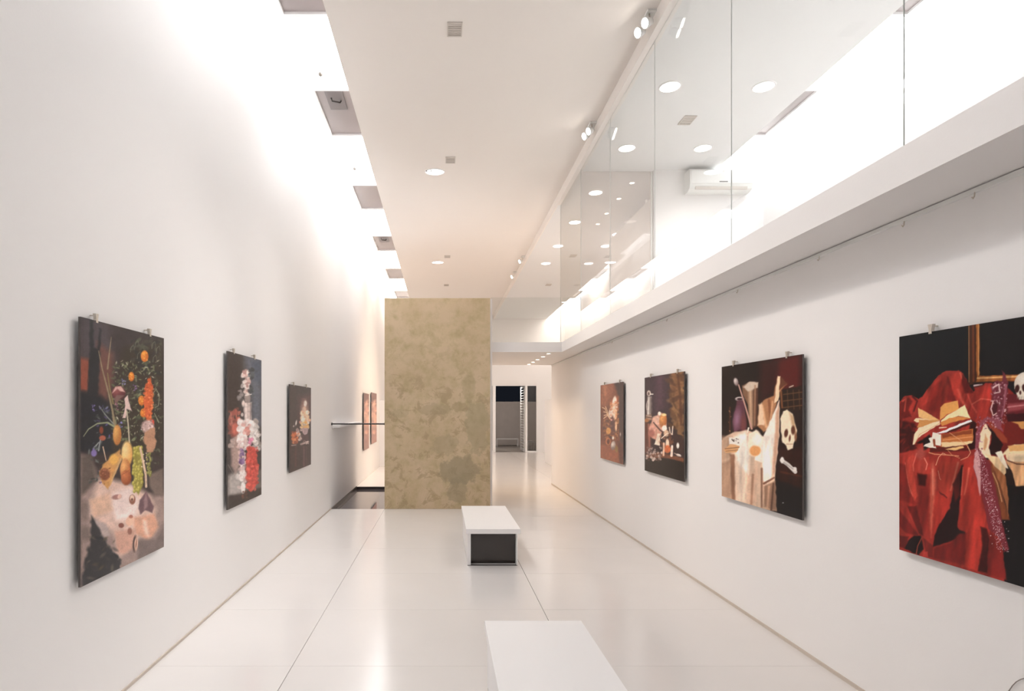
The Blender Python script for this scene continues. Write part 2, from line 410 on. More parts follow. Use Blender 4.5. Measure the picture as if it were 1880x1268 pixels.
# ------------------------------------------------------------------ glazing
t = thing('glass_screen', 'tall frameless glass screen along the edge of the mezzanine', 'glass screen', (XE + 0.01, 5.0, ZF))
sy = [-0.4, 1.1, 2.6, 4.15, 5.65, 7.15, 8.66, 10.15]
for a, b in zip(sy, sy[1:]):
    p = box('glass_pane', (XE + 0.007, XE + 0.013), (a, b - 0.0015), (ZF, ZU - 0.012), M['glass'], t)
    box('pane_edge', (XE + 0.007, XE + 0.013), (b - 0.0014, b - 0.0001), (ZF, ZU - 0.012), M['edge'], p)
t = thing('glass_balustrade', 'low frameless glass balustrade across the bridge', 'balustrade', (1.4, 10.0, ZF))
box('glass_pane', (0.83, XE - 0.01), (10.02, 10.032), (ZF, EYE + 1.93), M['glass'], t)
t = thing('glass_partition', 'full-height glass panel beside the mezzanine end wall', 'glass partition', (2.6, YE, ZF))
box('glass_pane', (XE + 0.03, 3.125), (YE + 0.05, YE + 0.062), (ZF, ZU), M['glassp'], t)
box('frame_post', (3.10, 3.128), (YE + 0.04, YE + 0.072), (ZF, ZU), M['plastic'], t)

# solid white box standing in for a reflection in the mezzanine glass
t = thing('reflection_box', 'white box standing in for a reflection in the mezzanine glass', 'reflection box', (3.5, 10.4, EYE + 2.33))
box('casing', (3.30, 3.85), (9.27, 11.66), (EYE + 2.33, EYE + 3.37), M['wall'], t, 0.01)
for a in (3.42, 3.70):
    for b in (9.9, 10.7): box('hanger', (a, a + 0.03), (b, b + 0.03), (EYE + 3.37, ZU), M['white'], t)

# air conditioner
t = thing('air_conditioner', 'white split air conditioner high on the mezzanine end wall', 'air conditioner', (4.03, YE, EYE + 3.19))
bm = bmesh.new()
prof = [(0, 0.0), (0, 0.315), (-0.17, 0.315), (-0.20, 0.29), (-0.205, 0.10), (-0.18, 0.03), (-0.10, 0.0)]
A = [bm.verts.new((3.58, YE + p[0], EYE + 3.19 + p[1])) for p in prof]; Bv = [bm.verts.new((4.49, YE + p[0], EYE + 3.19 + p[1])) for p in prof]
for i in range(len(prof)): j = (i + 1) % len(prof); bm.faces.new((A[i], A[j], Bv[j], Bv[i]))
bm.faces.new(A); bm.faces.new(Bv[::-1])
mesh_obj('casing', bm, M['plastic'], t)
box('front_panel', (3.60, 4.47), (YE - 0.212, YE - 0.20), (EYE + 3.285, EYE + 3.475), M['plastic'], t, 0.004)
box('air_flap', (3.66, 4.41), (YE - 0.203, YE - 0.17), (EYE + 3.205, EYE + 3.245), M['vent'], t, 0.004)
box('badge', (4.0, 4.12), (YE - 0.2145, YE - 0.212), (EYE + 3.30, EYE + 3.316), M['logo'], t)

# ------------------------------------------------------------------ back door and courtyard
d1 = struct(boxes('door_1', [((DX0, DX1), (YB + 0.02, YB + 0.1), (DZ - 0.05, DZ)), ((1.95, 2.07), (YB, YB + 0.12), (0, DZ - 0.05)), ((3.22, 3.30), (YB, YB + 0.12), (0, DZ - 0.05)),
                             ((DX0, DX0 + 0.05), (YB + 0.02, YB + 0.1), (0, DZ - 0.05)), ((3.65, DX1), (YB + 0.02, YB + 0.1), (0, DZ - 0.05)),
                             ((DX0 + 0.05, 1.95), (YB + 0.02, YB + 0.1), (0, 0.05)), ((3.30, 3.65), (YB + 0.02, YB + 0.1), (0, 0.05))], M['white']),
            'white-framed glazed door to the night courtyard')
box('pane', (DX0 + 0.05, 1.95), (YB + 0.05, YB + 0.06), (0.05, DZ - 0.05), M['glassd'], d1)
box('pane', (3.30, 3.65), (YB + 0.05, YB + 0.06), (0.05, DZ - 0.05), M['glassd'], d1)
boxes('mullion', [((1.80, 1.84), (YB + 0.02, YB + 0.1), (0.05, DZ - 0.05))], M['black'], d1)
t = thing('louvre_door', 'open white louvred door leaf at the back door', 'louvre door', (3.2, YB + 0.12, 0))
boxes('leaf_frame', [((3.185, 3.215), (YB + 0.14, YB + 0.20), (0.01, DZ - 0.06)), ((3.185, 3.215), (YB + 1.16, YB + 1.22), (0.01, DZ - 0.06)),
                     ((3.185, 3.215), (YB + 0.2, YB + 1.16), (0.01, 0.06)), ((3.185, 3.215), (YB + 0.2, YB + 1.16), (DZ - 0.12, DZ - 0.06))], M['white'], t)
sl = None
for i in range(23):
    z = 0.11 + i * 0.1045
    if sl is None:
        bm = bmesh.new(); vv = add_box(bm, (-0.035, 0.035), (0, 0.96), (-0.005, 0.005))
        bmesh.ops.rotate(bm, verts=bm.verts, matrix=Matrix.Rotation(math.radians(-38), 3, 'Y'))
        s = mesh_obj('slat', bm, M['white'], None); sl = s.data; s.parent = t
    else:
        s = bpy.data.objects.new('slat', sl); COL.objects.link(s); s.parent = t
    s.location = (3.2 - 3.2, 0.08, z)
struct(box('floor_courtyard', (-1.0, 7.5), (YB + 0.2, 27.6), (-0.2, -0.02), M['outf']))
tag(box('courtyard_wall', (-1.0, 7.5), (27.4, 27.6), (-0.02, 2.03), M['outw']), 'grey rendered courtyard wall seen through the back door', 'wall')
for x0, x1, y0, y1, lab in ((2.45, 3.45, 26.6, 26.9, 'low white bench standing in for a reflection, by the courtyard wall'), (3.50, 3.80, 24.0, 25.0, 'low white bench standing in for a reflection behind the narrow door pane')):
    t = thing('reflected_bench', lab, 'bench', ((x0 + x1) / 2, (y0 + y1) / 2, -0.02), 'benches standing in for reflections')  # benches built outside in place of reflections in the door glass
    box('seat', (x0, x1), (y0, y1), (0.31, 0.345), M['white'], t, 0.004)
    for a in (x0 + 0.01, x1 - 0.04):
        for b in (y0 + 0.01, y1 - 0.04): box('leg', (a, a + 0.03), (b, b + 0.03), (-0.02, 0.31), M['white'], t)

# ------------------------------------------------------------------ benches
for y0, y1, lab in ((6.06, 7.55, 'low white bench with dark open end standing before the plaster block'), (1.93, 3.417, 'low white bench nearest the camera, cut by the bottom of the picture')):
    t = thing('gallery_bench', lab, 'bench', (0.53, y0, 0), 'white gallery benches')
    box('seat', (0.245, 0.807), (y0, y1), (0.333, 0.383), M['white'], t, 0.004)
    box('side_panel', (0.262, 0.295), (y0 + 0.025, y1 - 0.02), (0.006, 0.333), M['white'], t, 0.002)
    box('side_panel', (0.766, 0.778), (y0 + 0.025, y1 - 0.02), (0.006, 0.333), M['white'], t, 0.002)
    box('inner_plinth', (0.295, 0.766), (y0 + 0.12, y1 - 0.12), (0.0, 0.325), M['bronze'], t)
    box('floor_rail', (0.262, 0.778), (y0 + 0.03, y0 + 0.05), (0.0, 0.006), M['black'], t)
    box('floor_rail', (0.262, 0.778), (y1 - 0.05, y1 - 0.03), (0.0, 0.006), M['black'], t)

# unseen lamp added outside the back wall to brighten the courtyard
t = thing('added_courtyard_lamp', 'unseen lamp added above the back door to brighten the courtyard', 'lamp', (2.6, YB + 0.2, 2.85))
box('housing', (2.45, 2.75), (YB + 0.2, YB + 0.26), (2.8, 2.95), M['alu'], t, 0.01)
box('diffuser', (2.47, 2.73), (YB + 0.26, YB + 0.29), (2.82, 2.93), M['lensc'], t, 0.01)
spot('lamp', (2.6, YB + 0.4, 2.85), (2.8, 27.4, 0.8), 120, (1.0, 0.88, 0.78), 130, 0.9, 0.1, t)
# ------------------------------------------------------------------ light fittings and small fixtures
def twin_spot(y, n, lab, aim, energy, col):
    """Ceiling spotlight beside the glass head channel with one or two heads."""
    z = ZC; x = 1.93
    t = thing('ceiling_spotlight', lab, 'spotlight', (x, y, z), 'ceiling spotlights along the glass')
    box('mounting_plate', (x - 0.04, XE - 0.055), (y - 0.09, y + 0.09), (z - 0.02, z), M['plastic'], t, 0.004)
    hs = ((-0.055, 0.07), (-0.035, -0.07)) if n == 2 else ((-0.05, 0.0),)
    for dx, dy in hs:
        hx, hy, hz = x + dx, y + dy, z - 0.115
        tube('arm', [(x - 0.01, y + dy * 0.6, z - 0.02), (x - 0.01, y + dy * 0.8, z - 0.07), (hx + 0.03, hy, hz + 0.02)], 0.007, M['steel'], t)
        d = Vector((-0.86, -0.30, -0.42)).normalized()
        h = lathe('lamp_head', Vector((hx, hy, hz)) - d * 0.05, d, [(0, 0.012), (0.004, 0.028), (0.06, 0.046), (0.085, 0.05), (0.085, 0.044), (0.078, 0.043)], M['plastic'], t)
        cyl('lens', Vector((hx, hy, hz)) + d * 0.0285, Vector((hx, hy, hz)) + d * 0.033, 0.043, M['lens'], h)
    spot('lamp', (x - 0.12, y, z - 0.16), aim, energy, col, 48, 0.9, 0.05, t)
SP = 150
twin_spot(5.5, 2, 'twin white spotlight nearest the top edge beside the ceiling glass channel', (XL, 3.4, 1.2), SP, (1.0, 0.95, 0.91))
twin_spot(7.6, 2, 'twin white spotlight second along the ceiling glass channel', (XL, 5.4, 1.2), SP, (1.0, 0.95, 0.91))
twin_spot(14.1, 1, 'small single spotlight nearer of the far pair by the ceiling glass channel', (XL, 14.1, 1.3), SP * 1.2, HALO_W)
twin_spot(15.7, 1, 'small single spotlight farthest along the ceiling glass channel', (XL, 15.6, 1.3), SP * 1.2, HALO_W)

# spotlight in the left cove that throws light on the right wall
for y, lab, ty in ((6.69, 'tiny spotlight on the glowing left cove before the second skylight', 4.7), (9.3, 'tiny spotlight on the left cove beyond the second skylight', 7.0), (3.7, 'tiny spotlight on the left cove above the picture edge', 2.6)):
    t = thing('cove_spotlight', lab, 'spotlight', (-1.40, y, ZT), 'cove spotlights')
    cyl('stem', (-1.40, y, ZT - 0.03), (-1.40, y, ZT + 0.004), 0.012, M['steel'], t, n=10)
    d = Vector((XR + 1.4, ty - y, 1.2 - ZT)).normalized()
    c = Vector((-1.40, y, ZT - 0.045))
    lathe('lamp_head', c - d * 0.04, d, [(0, 0.01), (0.01, 0.024), (0.07, 0.034), (0.08, 0.034)], M['alu'], t, 16)
    spot('lamp', c + d * 0.06, (XR, ty, 1.15), 150 if y > 5 else 50, (1.0, 0.86, 0.72), 44, 0.9, 0.04, t)

def downlight(x, y, z, r, lab, group, m, power, col, ang=120, name='downlight'):
    t = thing(name, lab, 'downlight', (x, y, z), group)
    bm = bmesh.new(); n = 28
    ring = lambda rr, zz: [bm.verts.new((x + rr * math.cos(2*math.pi*i/n), y + rr * math.sin(2*math.pi*i/n), zz)) for i in range(n)]
    rs = [ring(r + 0.018, z), ring(r + 0.016, z - 0.008), ring(r, z - 0.008), ring(r, z)]
    for a, b in zip(rs, rs[1:]):
        for i in range(n): bm.faces.new((a[i], a[(i+1) % n], b[(i+1) % n], b[i]))
    mesh_obj('trim_ring', bm, M['white'], t, True)
    cyl('lens', (x, y, z - 0.006), (x, y, z - 0.001), r, m, t, n=28)
    if power: spot('lamp', (x, y, z - 0.03), (x, y, 0), power, col, ang, 0.8, 0.06, t)

row = {2.5: 'left', 3.53: 'right'}
for x in (2.5, 3.53):
    for k, y in enumerate((4.95, 6.46, 7.97, 9.6, 11.1, 12.7, 14.2)):
        if (x, k) == (3.53, 3): continue
        if (x, k) == (3.53, 4): y = 11.85
        downlight(x, y, ZU, 0.105, '%s round downlight from the camera in the %s row of the mezzanine ceiling' % (ORD[k], row[x]), 'mezzanine downlights', M['lensc'],
                  35 if k < 3 else 7 if k < 5 else 45, (1.0, 0.97, 0.94) if k < 3 else HALO_W)
for k, y in enumerate((9.18, 9.86, 10.6, 11.2)):
    downlight(2.96, y, ZU, 0.035, '%s small halogen behind the mezzanine glass partition' % ORD[k], 'small halogens behind the partition', M['lensw'], 3, HALO_W, name='halogen_downlight')
for k, y in enumerate((10.25, 10.8, 11.43, 12.0, 12.56)):
    downlight(1.85, y, ZS, 0.035, '%s small halogen from the camera under the bridge' % ORD[k], 'halogens under the bridge', M['lensw'], 20, HALO_W, 84, name='halogen_downlight')

# flush oval ceiling lights; the farthest is added out of sight for warm light
for k, (y, lab) in enumerate(((9.10, 'larger oval ceiling light in the middle of the gallery ceiling'), (14.65, 'smaller oval ceiling light near the top of the plaster block'), (20.0, 'oval ceiling light added out of sight behind the plaster block'))):
    t = thing('ceiling_light', lab, 'ceiling light', (-0.115, y, ZC), 'oval gallery ceiling lights')
    bm = bmesh.new(); n = 32
    ring = lambda rr, zz: [bm.verts.new((-0.115 + (0.14 * rr) * math.cos(2*math.pi*i/n), y + (0.11 * rr) * math.sin(2*math.pi*i/n), zz)) for i in range(n)]
    rs = [ring(1.12, ZC), ring(1.1, ZC - 0.012), ring(1.0, ZC - 0.012), ring(1.0, ZC)]
    for a, b in zip(rs, rs[1:]):
        for i in range(n): bm.faces.new((a[i], a[(i+1) % n], b[(i+1) % n], b[i]))
    mesh_obj('trim_ring', bm, M['white'], t, True)
    bm = bmesh.new(); bm.faces.new([bm.verts.new((-0.115 + 0.14 * math.cos(2*math.pi*i/n), y + 0.11 * math.sin(2*math.pi*i/n), ZC - 0.004)) for i in range(n)])
    mesh_obj('lens', bm, M['lensc'], t)
    for dx in (-0.125, -0.06): cyl('fixing_screw', (-0.115 + dx, y - 0.05, ZC - 0.02), (-0.115 + dx, y - 0.05, ZC - 0.004), 0.012, M['black'], t, n=10)
    spot('lamp', (-0.115, y, ZC - 0.05), (-0.115, y, 0), 30 if y < 10 else 75, HALO_W, 140, 0.9, 0.1, t)

# air vents
def vent(x, y, z, w, d, lab, grp):
    t = thing('ceiling_vent', lab, 'vent', (x, y, z), grp)
    bm = bmesh.new()
    for q in (((x-w/2, x+w/2), (y-d/2, y-d/2+0.02)), ((x-w/2, x+w/2), (y+d/2-0.02, y+d/2)), ((x-w/2, x-w/2+0.012), (y-d/2+0.02, y+d/2-0.02)), ((x+w/2-0.012, x+w/2), (y-d/2+0.02, y+d/2-0.02))):
        add_box(bm, q[0], q[1], (z - 0.012, z))
    mesh_obj('frame', bm, M['vent'], t)
    box('backing', (x-w/2+0.012, x+w/2-0.012), (y-d/2+0.02, y+d/2-0.02), (z - 0.003, z), M['vent'], t)
    for i in range(5):
        yy = y - d/2 + 0.03 + i * (d - 0.06) / 4.6
        box('slat', (x-w/2+0.012, x+w/2-0.012), (yy, yy + 0.016), (z - 0.009, z - 0.003), M['vent'], t)
for k, y in enumerate((5.70, 8.67, 14.1, 17.3)):
    vent(0.12, y, ZC, 0.145, 0.21, '%s small grey vent from the camera along the gallery ceiling' % ORD[k], 'gallery ceiling vents')
for k, y in enumerate((7.2, 13.5, 16.6)):
    vent(3.0, y, ZU, 0.15, 0.22, '%s small grey vent from the camera in the mezzanine ceiling' % ORD[k], 'mezzanine ceiling vents')

# picture rail at the head of the right wall
t = thing('picture_rail', 'slim pale picture rail along the top of the right wall', 'picture rail', (XR, 4.0, 2.57))
boxes('rail', [((XR - 0.014, XR), (Y0 + 0.02, 12.8), (2.572, 2.594)), ((XR - 0.018, XR - 0.014), (Y0 + 0.02, 12.8), (2.572, 2.578))], M['plastic'], t)
for y in (2.15, 2.62, 3.02, 3.7, 4.72, 6.2, 8.2):
    tube('hook', [(XR - 0.016, y, 2.574), (XR - 0.018, y, 2.555), (XR - 0.024, y, 2.545), (XR - 0.03, y, 2.552)], 0.003, M['steel'], t, 6)

# thin cable at the foot of the right wall
def wpt(px, py, X): d = FPX * X / (px - VPX); return (X, d, EYE - (py - VPY) * d / FPX)
tag(tube('wall_cable', [(XR - 0.006, 2.62, 0.005), (XR - 0.006, 2.60, 0.05), (XR - 0.006, 2.56, 0.16), wpt(1838, 1290, XR - 0.006), wpt(1852, 1268, XR - 0.006), wpt(1859, 1258, XR - 0.006), wpt(1866, 1251, XR - 0.006), wpt(1874, 1246.5, XR - 0.006), wpt(1882, 1244, XR - 0.006), wpt(1905, 1244, XR - 0.006), wpt(1930, 1250, XR - 0.006)], 0.002, M['cable']),
    'thin grey cable looping on the right wall in the bottom corner', 'cable')

# ------------------------------------------------------------------ the prints: still lifes laid out in paint as vertex colour on a fine grid
def vnoise(x, y, s, seed=0):
    """Smooth value noise, 0..1."""
    X, Y = x / s, y / s
    xi, yi = np.floor(X).astype(np.int64), np.floor(Y).astype(np.int64)
    fx, fy = X - xi, Y - yi
    fx, fy = fx * fx * (3 - 2 * fx), fy * fy * (3 - 2 * fy)
    def h(a, b):
        n = (a * 374761393 + b * 668265263 + seed * 974634777) & 0x7fffffff
        n = ((n ^ (n >> 13)) * 1274126177) & 0x7fffffff
        return ((n ^ (n >> 16)) & 0xffff) / 65535.0
    return (h(xi, yi) * (1 - fx) + h(xi + 1, yi) * fx) * (1 - fy) + (h(xi, yi + 1) * (1 - fx) + h(xi + 1, yi + 1) * fx) * fy

class Canvas:
    def __init__(s, px, py):
        s.PX, s.PY = px, py; s.c = np.zeros((px.size, 3)); s.frame(0, 0, 1); s.rng = random.Random(7)
    def frame(s, ox, oy, k):
        s.x, s.y = (s.PX - ox) * k, (s.PY - oy) * k
    def put(s, idx, m, col, col2=None, t=None):
        col = np.array(col, float)[None, :]
        if col2 is not None: col = col * (1 - t[:, None]) + np.array(col2, float)[None, :] * t[:, None]
        s.c[idx] = s.c[idx] * (1 - m[:, None]) + col * m[:, None]
    def fill(s, col): s.c[:] = col
    def box(s, x0, y0, x1, y1): return np.nonzero((s.x > x0) & (s.x < x1) & (s.y > y0) & (s.y < y1))[0]
    def poly(s, pts, col, soft=5, a=1.0, wob=4.0, col2=None, g=None, ws=30, seed=3):
        P = np.array(pts, float); pad = soft + wob + 2
        i = s.box(P[:, 0].min() - pad, P[:, 1].min() - pad, P[:, 0].max() + pad, P[:, 1].max() + pad)
        if i.size == 0: return
        x, y = s.x[i], s.y[i]
        if wob:
            x = x + (vnoise(x, y, ws, seed) - .5) * 2 * wob; y = y + (vnoise(x, y, ws, seed + 9) - .5) * 2 * wob
        d2 = np.full(i.size, 1e18); ins = np.zeros(i.size, bool)
        for (ax, ay), (bx, by) in zip(P, np.roll(P, -1, 0)):
            ex, ey = bx - ax, by - ay; L = ex * ex + ey * ey + 1e-9
            t = np.clip(((x - ax) * ex + (y - ay) * ey) / L, 0, 1)
            d2 = np.minimum(d2, (x - ax - t * ex) ** 2 + (y - ay - t * ey) ** 2)
            if ay != by:
                k = ((ay > y) != (by > y)) & (x < (bx - ax) * (y - ay) / (by - ay) + ax); ins ^= k
        sd = np.sqrt(d2) * np.where(ins, -1, 1)
        m = np.clip(.5 - sd / soft, 0, 1) * a
        t = None
        if col2 is not None:
            x0, y0, x1, y1 = g if g else (0, P[:, 1].min(), 0, P[:, 1].max())
            L = (x1 - x0) ** 2 + (y1 - y0) ** 2 + 1e-9
            t = np.clip(((s.x[i] - x0) * (x1 - x0) + (s.y[i] - y0) * (y1 - y0)) / L, 0, 1)
        s.put(i, m, col, col2, t)
    def ell(s, cx, cy, rx, ry, col, rot=0, soft=5, a=1.0, col2=None, off=(0.35, 0.35)):
        R = max(rx, ry) + soft + 2; i = s.box(cx - R, cy - R, cx + R, cy + R)
        if i.size == 0: return
        dx, dy = s.x[i] - cx, s.y[i] - cy; c, q = math.cos(math.radians(rot)), math.sin(math.radians(rot))
        u, v = (dx * c + dy * q) / rx, (-dx * q + dy * c) / ry
        r = np.sqrt(u * u + v * v); m = np.clip(.5 - (r - 1) * min(rx, ry) / soft, 0, 1) * a
        t = None
        if col2 is not None: t = np.clip(np.sqrt((dx / rx + off[0]) ** 2 + (dy / ry + off[1]) ** 2) / 1.3, 0, 1)
        s.put(i, m, col, col2, t)
    def line(s, pts, w, col, w1=None, soft=4, a=1.0):
        w1 = w if w1 is None else w1; P = np.array(pts, float); pad = max(w, w1) + soft + 2
        i = s.box(P[:, 0].min() - pad, P[:, 1].min() - pad, P[:, 0].max() + pad, P[:, 1].max() + pad)
        if i.size == 0: return
        x, y = s.x[i], s.y[i]; best = np.full(i.size, 1e9); n = len(P) - 1
        for k in range(n):
            (ax, ay), (bx, by) = P[k], P[k + 1]; ex, ey = bx - ax, by - ay; L = ex * ex + ey * ey + 1e-9
            t = np.clip(((x - ax) * ex + (y - ay) * ey) / L, 0, 1)
            d = np.sqrt((x - ax - t * ex) ** 2 + (y - ay - t * ey) ** 2) - (w + (w1 - w) * (k + t) / n) / 2
            best = np.minimum(best, d)
        s.put(i, np.clip(.5 - best / soft, 0, 1) * a, col)
    def spray(s, x0, y0, x1, y1, n, r0, r1, cols, el=1.0, soft=4, a=0.9, keep=None):
        for _ in range(n):
            x, y = s.rng.uniform(x0, x1), s.rng.uniform(y0, y1)
            if keep and not keep(x, y): continue
            r = s.rng.uniform(r0, r1)
            s.ell(x, y, r, r * el, s.rng.choice(cols), s.rng.uniform(0, 180) if el != 1 else 0, soft, a * s.rng.uniform(.6, 1))
    def folds(s, amt, scale, y0=-1e9, y1=1e9, lean=0.0, seed=5):
        """Long soft vertical streaks, like folds in hanging cloth."""
        x, y = s.x + lean * s.y, s.y * 0.22
        n = (vnoise(x, y, scale, seed) - .5) * 1.4 + (vnoise(x, y, scale * .4, seed + 4) - .5) * .8
        k = np.clip((s.y - y0) / 30, 0, 1) * np.clip((y1 - s.y) / 30, 0, 1)
        s.c *= np.clip(1 + amt * n * k, 0, 2)[:, None]
    def grain(s, amt, scale, seed=1):
        n = (vnoise(s.x, s.y, scale, seed) - .5) * 2 * amt
        s.c *= (1 + n)[:, None]

GREENS = [(96, 104, 76), (124, 130, 94), (80, 88, 68), (144, 148, 114), (66, 74, 64)]

def paint_flowers_and_fruit(c):
    c.frame(140, 570, 4.876)
    c.fill((62, 53, 53))  # lifted blacks: glare on the glossy print is painted into its colours
    c.poly([(30, 40), (300, 100), (330, 420), (30, 440)], (82, 74, 80), 90, .8)
    c.poly([(300, 110), (790, 230), (790, 500), (420, 420), (330, 300)], (60, 52, 54), 80)
    c.poly([(30, 420), (120, 440), (110, 720), (30, 720)], (142, 74, 58), 40)
    c.poly([(190, 280), (330, 380), (330, 640), (270, 800), (190, 760)], (118, 76, 68), 60, .9)
    c.poly([(120, 85), (150, 90), (160, 330), (190, 340), (205, 160), (222, 160), (210, 500), (190, 760), (95, 760), (120, 420)], (42, 44, 48), 18, 1, 6)
    c.poly([(30, 720), (220, 760), (330, 880), (330, 1270), (30, 1270)], (38, 41, 47), 50)
    c.poly([(420, 330), (780, 260), (780, 1270), (330, 1270), (330, 820)], (58, 51, 45), 60)
    c.spray(480, 250, 760, 700, 70, 14, 40, [(52, 50, 50), (70, 66, 58), (84, 84, 70), (46, 46, 46)], .45, 8)
    for x, y in ((500, 330), (540, 290), (690, 300), (730, 340), (700, 420), (560, 390)):
        c.line([(x - 14, y + 40), (x - 10, y), (x + 12, y - 24), (x + 22, y + 20)], 5, (128, 130, 112), 3, 5, .8)
    c.spray(330, 460, 720, 1180, 190, 6, 26, GREENS, .4, 6)
    c.spray(350, 440, 760, 1180, 210, 4, 15, [(150, 152, 116), (182, 178, 150), (124, 128, 88), (204, 198, 180)], .35, 4)
    c.spray(640, 650, 770, 1250, 46, 8, 26, [(44, 42, 40), (96, 98, 80), (60, 60, 52)], .4, 6)
    c.spray(140, 850, 330, 1260, 36, 6, 20, [(84, 92, 104), (70, 80, 70), (110, 116, 110), (104, 92, 150)], .45, 6)
    c.ell(470, 700, 55, 130, (66, 58, 50), 0, 30, .5)
    c.line([(314, 235), (296, 380), (280, 520)], 4, (150, 130, 104), 16, 5); c.line([(280, 560), (300, 700), (330, 830)], 10, (134, 116, 78), 16, 5)
    c.line([(200, 360), (232, 520), (290, 740), (325, 900), (345, 1040)], 6, (150, 134, 106), 22, 6)
    c.line([(65, 1125), (110, 1060), (190, 1010), (280, 1002), (345, 1040)], 6, (148, 154, 122), 18, 5)
    c.line([(205, 855), (260, 930), (330, 1010)], 6, (140, 146, 142), 10, 5)
    c.ell(380, 735, 62, 62, (150, 82, 82), 0, 14, 1, (92, 44, 48))
    c.poly([(320, 740), (350, 680), (400, 676), (440, 730), (400, 720), (370, 700)], (214, 170, 160), 10)
    c.poly([(340, 800), (360, 755), (430, 760), (400, 785), (345, 850)], (124, 92, 88), 10)
    c.poly([(430, 790), (460, 755), (480, 850), (500, 900), (455, 880), (445, 960), (415, 960), (440, 850)], (226, 196, 188), 8)
    c.line([(452, 900), (465, 1020), (476, 1180)], 12, (198, 186, 160), 12, 6)
    for x, y, r, k in ((612, 408, 34, 1.5), (494, 590, 26, 1.6), (585, 805, 30, 1.5), (600, 915, 28, 1.4)):
        c.ell(x, y, r, r * k, (236, 150, 46), 0, 8, 1, (206, 104, 26)); c.spray(x - r * .8, y - r, x + r * .8, y + r, 14, 3, 7, [(246, 182, 70), (190, 92, 20)], 1, 3)
    c.poly([(655, 590), (690, 690), (675, 960), (690, 1020), (660, 1010), (625, 960), (600, 850), (610, 700)], (206, 92, 44), 12, 1, 12, ws=20)
    c.spray(610, 640, 690, 960, 60, 4, 10, [(226, 116, 60), (178, 66, 30), (236, 134, 84)], 1, 3)
    c.ell(680, 1000, 18, 28, (214, 64, 44), 0, 8)
    c.ell(640, 1040, 56, 60, (196, 164, 158), 0, 20); c.spray(580, 980, 700, 1090, 24, 6, 14, [(228, 204, 200), (150, 110, 108)], .6, 4)
    c.poly([(620, 1080), (700, 1040), (715, 1160), (690, 1270), (640, 1270), (600, 1150)], (186, 138, 108), 12, 1, 10, ws=18)
    for x, y, q in ((525, 690, (138, 104, 160)), (424, 640, (134, 130, 176)), (160, 870, (120, 108, 166)), (395, 1020, (120, 116, 170)), (365, 860, (150, 100, 120)), (160, 1240, (120, 106, 160)), (265, 885, (112, 112, 160))):
        c.spray(x - 16, y - 28, x + 16, y + 28, 9, 5, 11, [q, tuple(int(v * 1.2) for v in q), tuple(int(v * .7) for v in q)], .7, 4)
    c.ell(225, 1070, 18, 34, (140, 66, 44), 0, 8); c.ell(235, 1140, 30, 24, (168, 88, 66), 0, 8); c.line([(200, 1180), (160, 1230)], 9, (150, 156, 150), 14, 6); c.line([(215, 1160), (200, 1250)], 10, (146, 150, 150), 16, 6)
    c.ell(366, 1112, 38, 92, (232, 178, 100), 0, 8, 1, (190, 116, 52))
    c.line([(690, 740), (715, 700), (745, 760), (735, 850), (705, 870)], 6, (150, 150, 124), 5, 5); c.line([(740, 1000), (700, 920)], 9, (150, 152, 124), 5, 5)
    # lower half
    c.frame(140, 820, 4.782)
    c.poly([(30, 60), (110, 90), (230, 330), (330, 420), (790, 420), (800, 1270), (30, 1270)], (158, 134, 126), 60)
    c.poly([(45, 90), (130, 60), (180, 300), (60, 420), (40, 400)], (98, 86, 80), 40)
    c.poly([(210, 260), (500, 330), (640, 420), (700, 560), (640, 720), (380, 960), (330, 760), (120, 600), (130, 480)], (222, 188, 172), 60, .95)
    c.poly([(320, 400), (480, 350), (560, 480), (520, 640), (350, 640), (300, 520)], (234, 210, 202), 50)
    c.poly([(120, 470), (290, 400), (320, 560), (150, 620)], (216, 176, 150), 40)
    c.poly([(500, 620), (690, 590), (720, 700), (640, 830), (520, 760)], (216, 160, 132), 30)
    c.poly([(585, 640), (620, 650), (640, 800), (600, 760)], (240, 212, 196), 26, .8)
    c.poly([(340, 740), (520, 720), (520, 880), (420, 940), (360, 920)], (206, 158, 138), 30)
    c.poly([(640, 240), (760, 190), (770, 420), (690, 420), (640, 340)], (118, 102, 94), 24)
    c.poly([(540, 820), (700, 800), (780, 640), (790, 900), (540, 1000)], (120, 104, 100), 40)
    c.poly([(50, 1250), (60, 1060), (110, 870), (130, 740), (125, 600), (185, 670), (240, 790), (300, 900), (380, 960), (390, 1060), (200, 1170)], (54, 52, 54), 24, 1, 14)
    c.spray(80, 760, 380, 1180, 26, 10, 34, [(40, 40, 44), (84, 74, 58), (66, 62, 60), (100, 92, 80)], .4, 12)
    c.poly([(160, 640), (260, 680), (300, 780), (240, 790)], (178, 158, 152), 20)
    c.ell(70, 560, 40, 90, (128, 110, 104), 0, 30); c.ell(80, 760, 40, 70, (120, 104, 98), 0, 30)
    c.spray(110, 0, 220, 330, 22, 8, 24, [(70, 80, 76), (112, 120, 116), (54, 58, 56), (110, 96, 156)], .35, 6)
    c.ell(155, 55, 26, 30, (128, 110, 170), 0, 10)
    c.poly([(240, 150), (380, 20), (400, 90), (350, 220), (280, 370), (215, 300), (200, 210)], (206, 148, 84), 14, 1, 8)
    c.ell(330, 110, 40, 46, (232, 176, 84), 0, 20); c.ell(250, 240, 46, 54, (132, 76, 52), 0, 14); c.spray(205, 180, 300, 330, 22, 4, 10, [(186, 120, 86), (104, 54, 38)], .5, 4)
    c.line([(235, 0), (262, 120)], 9, (232, 196, 164), 6, 5); c.line([(390, 110), (330, 250), (300, 320)], 18, (204, 162, 110), 12, 8)
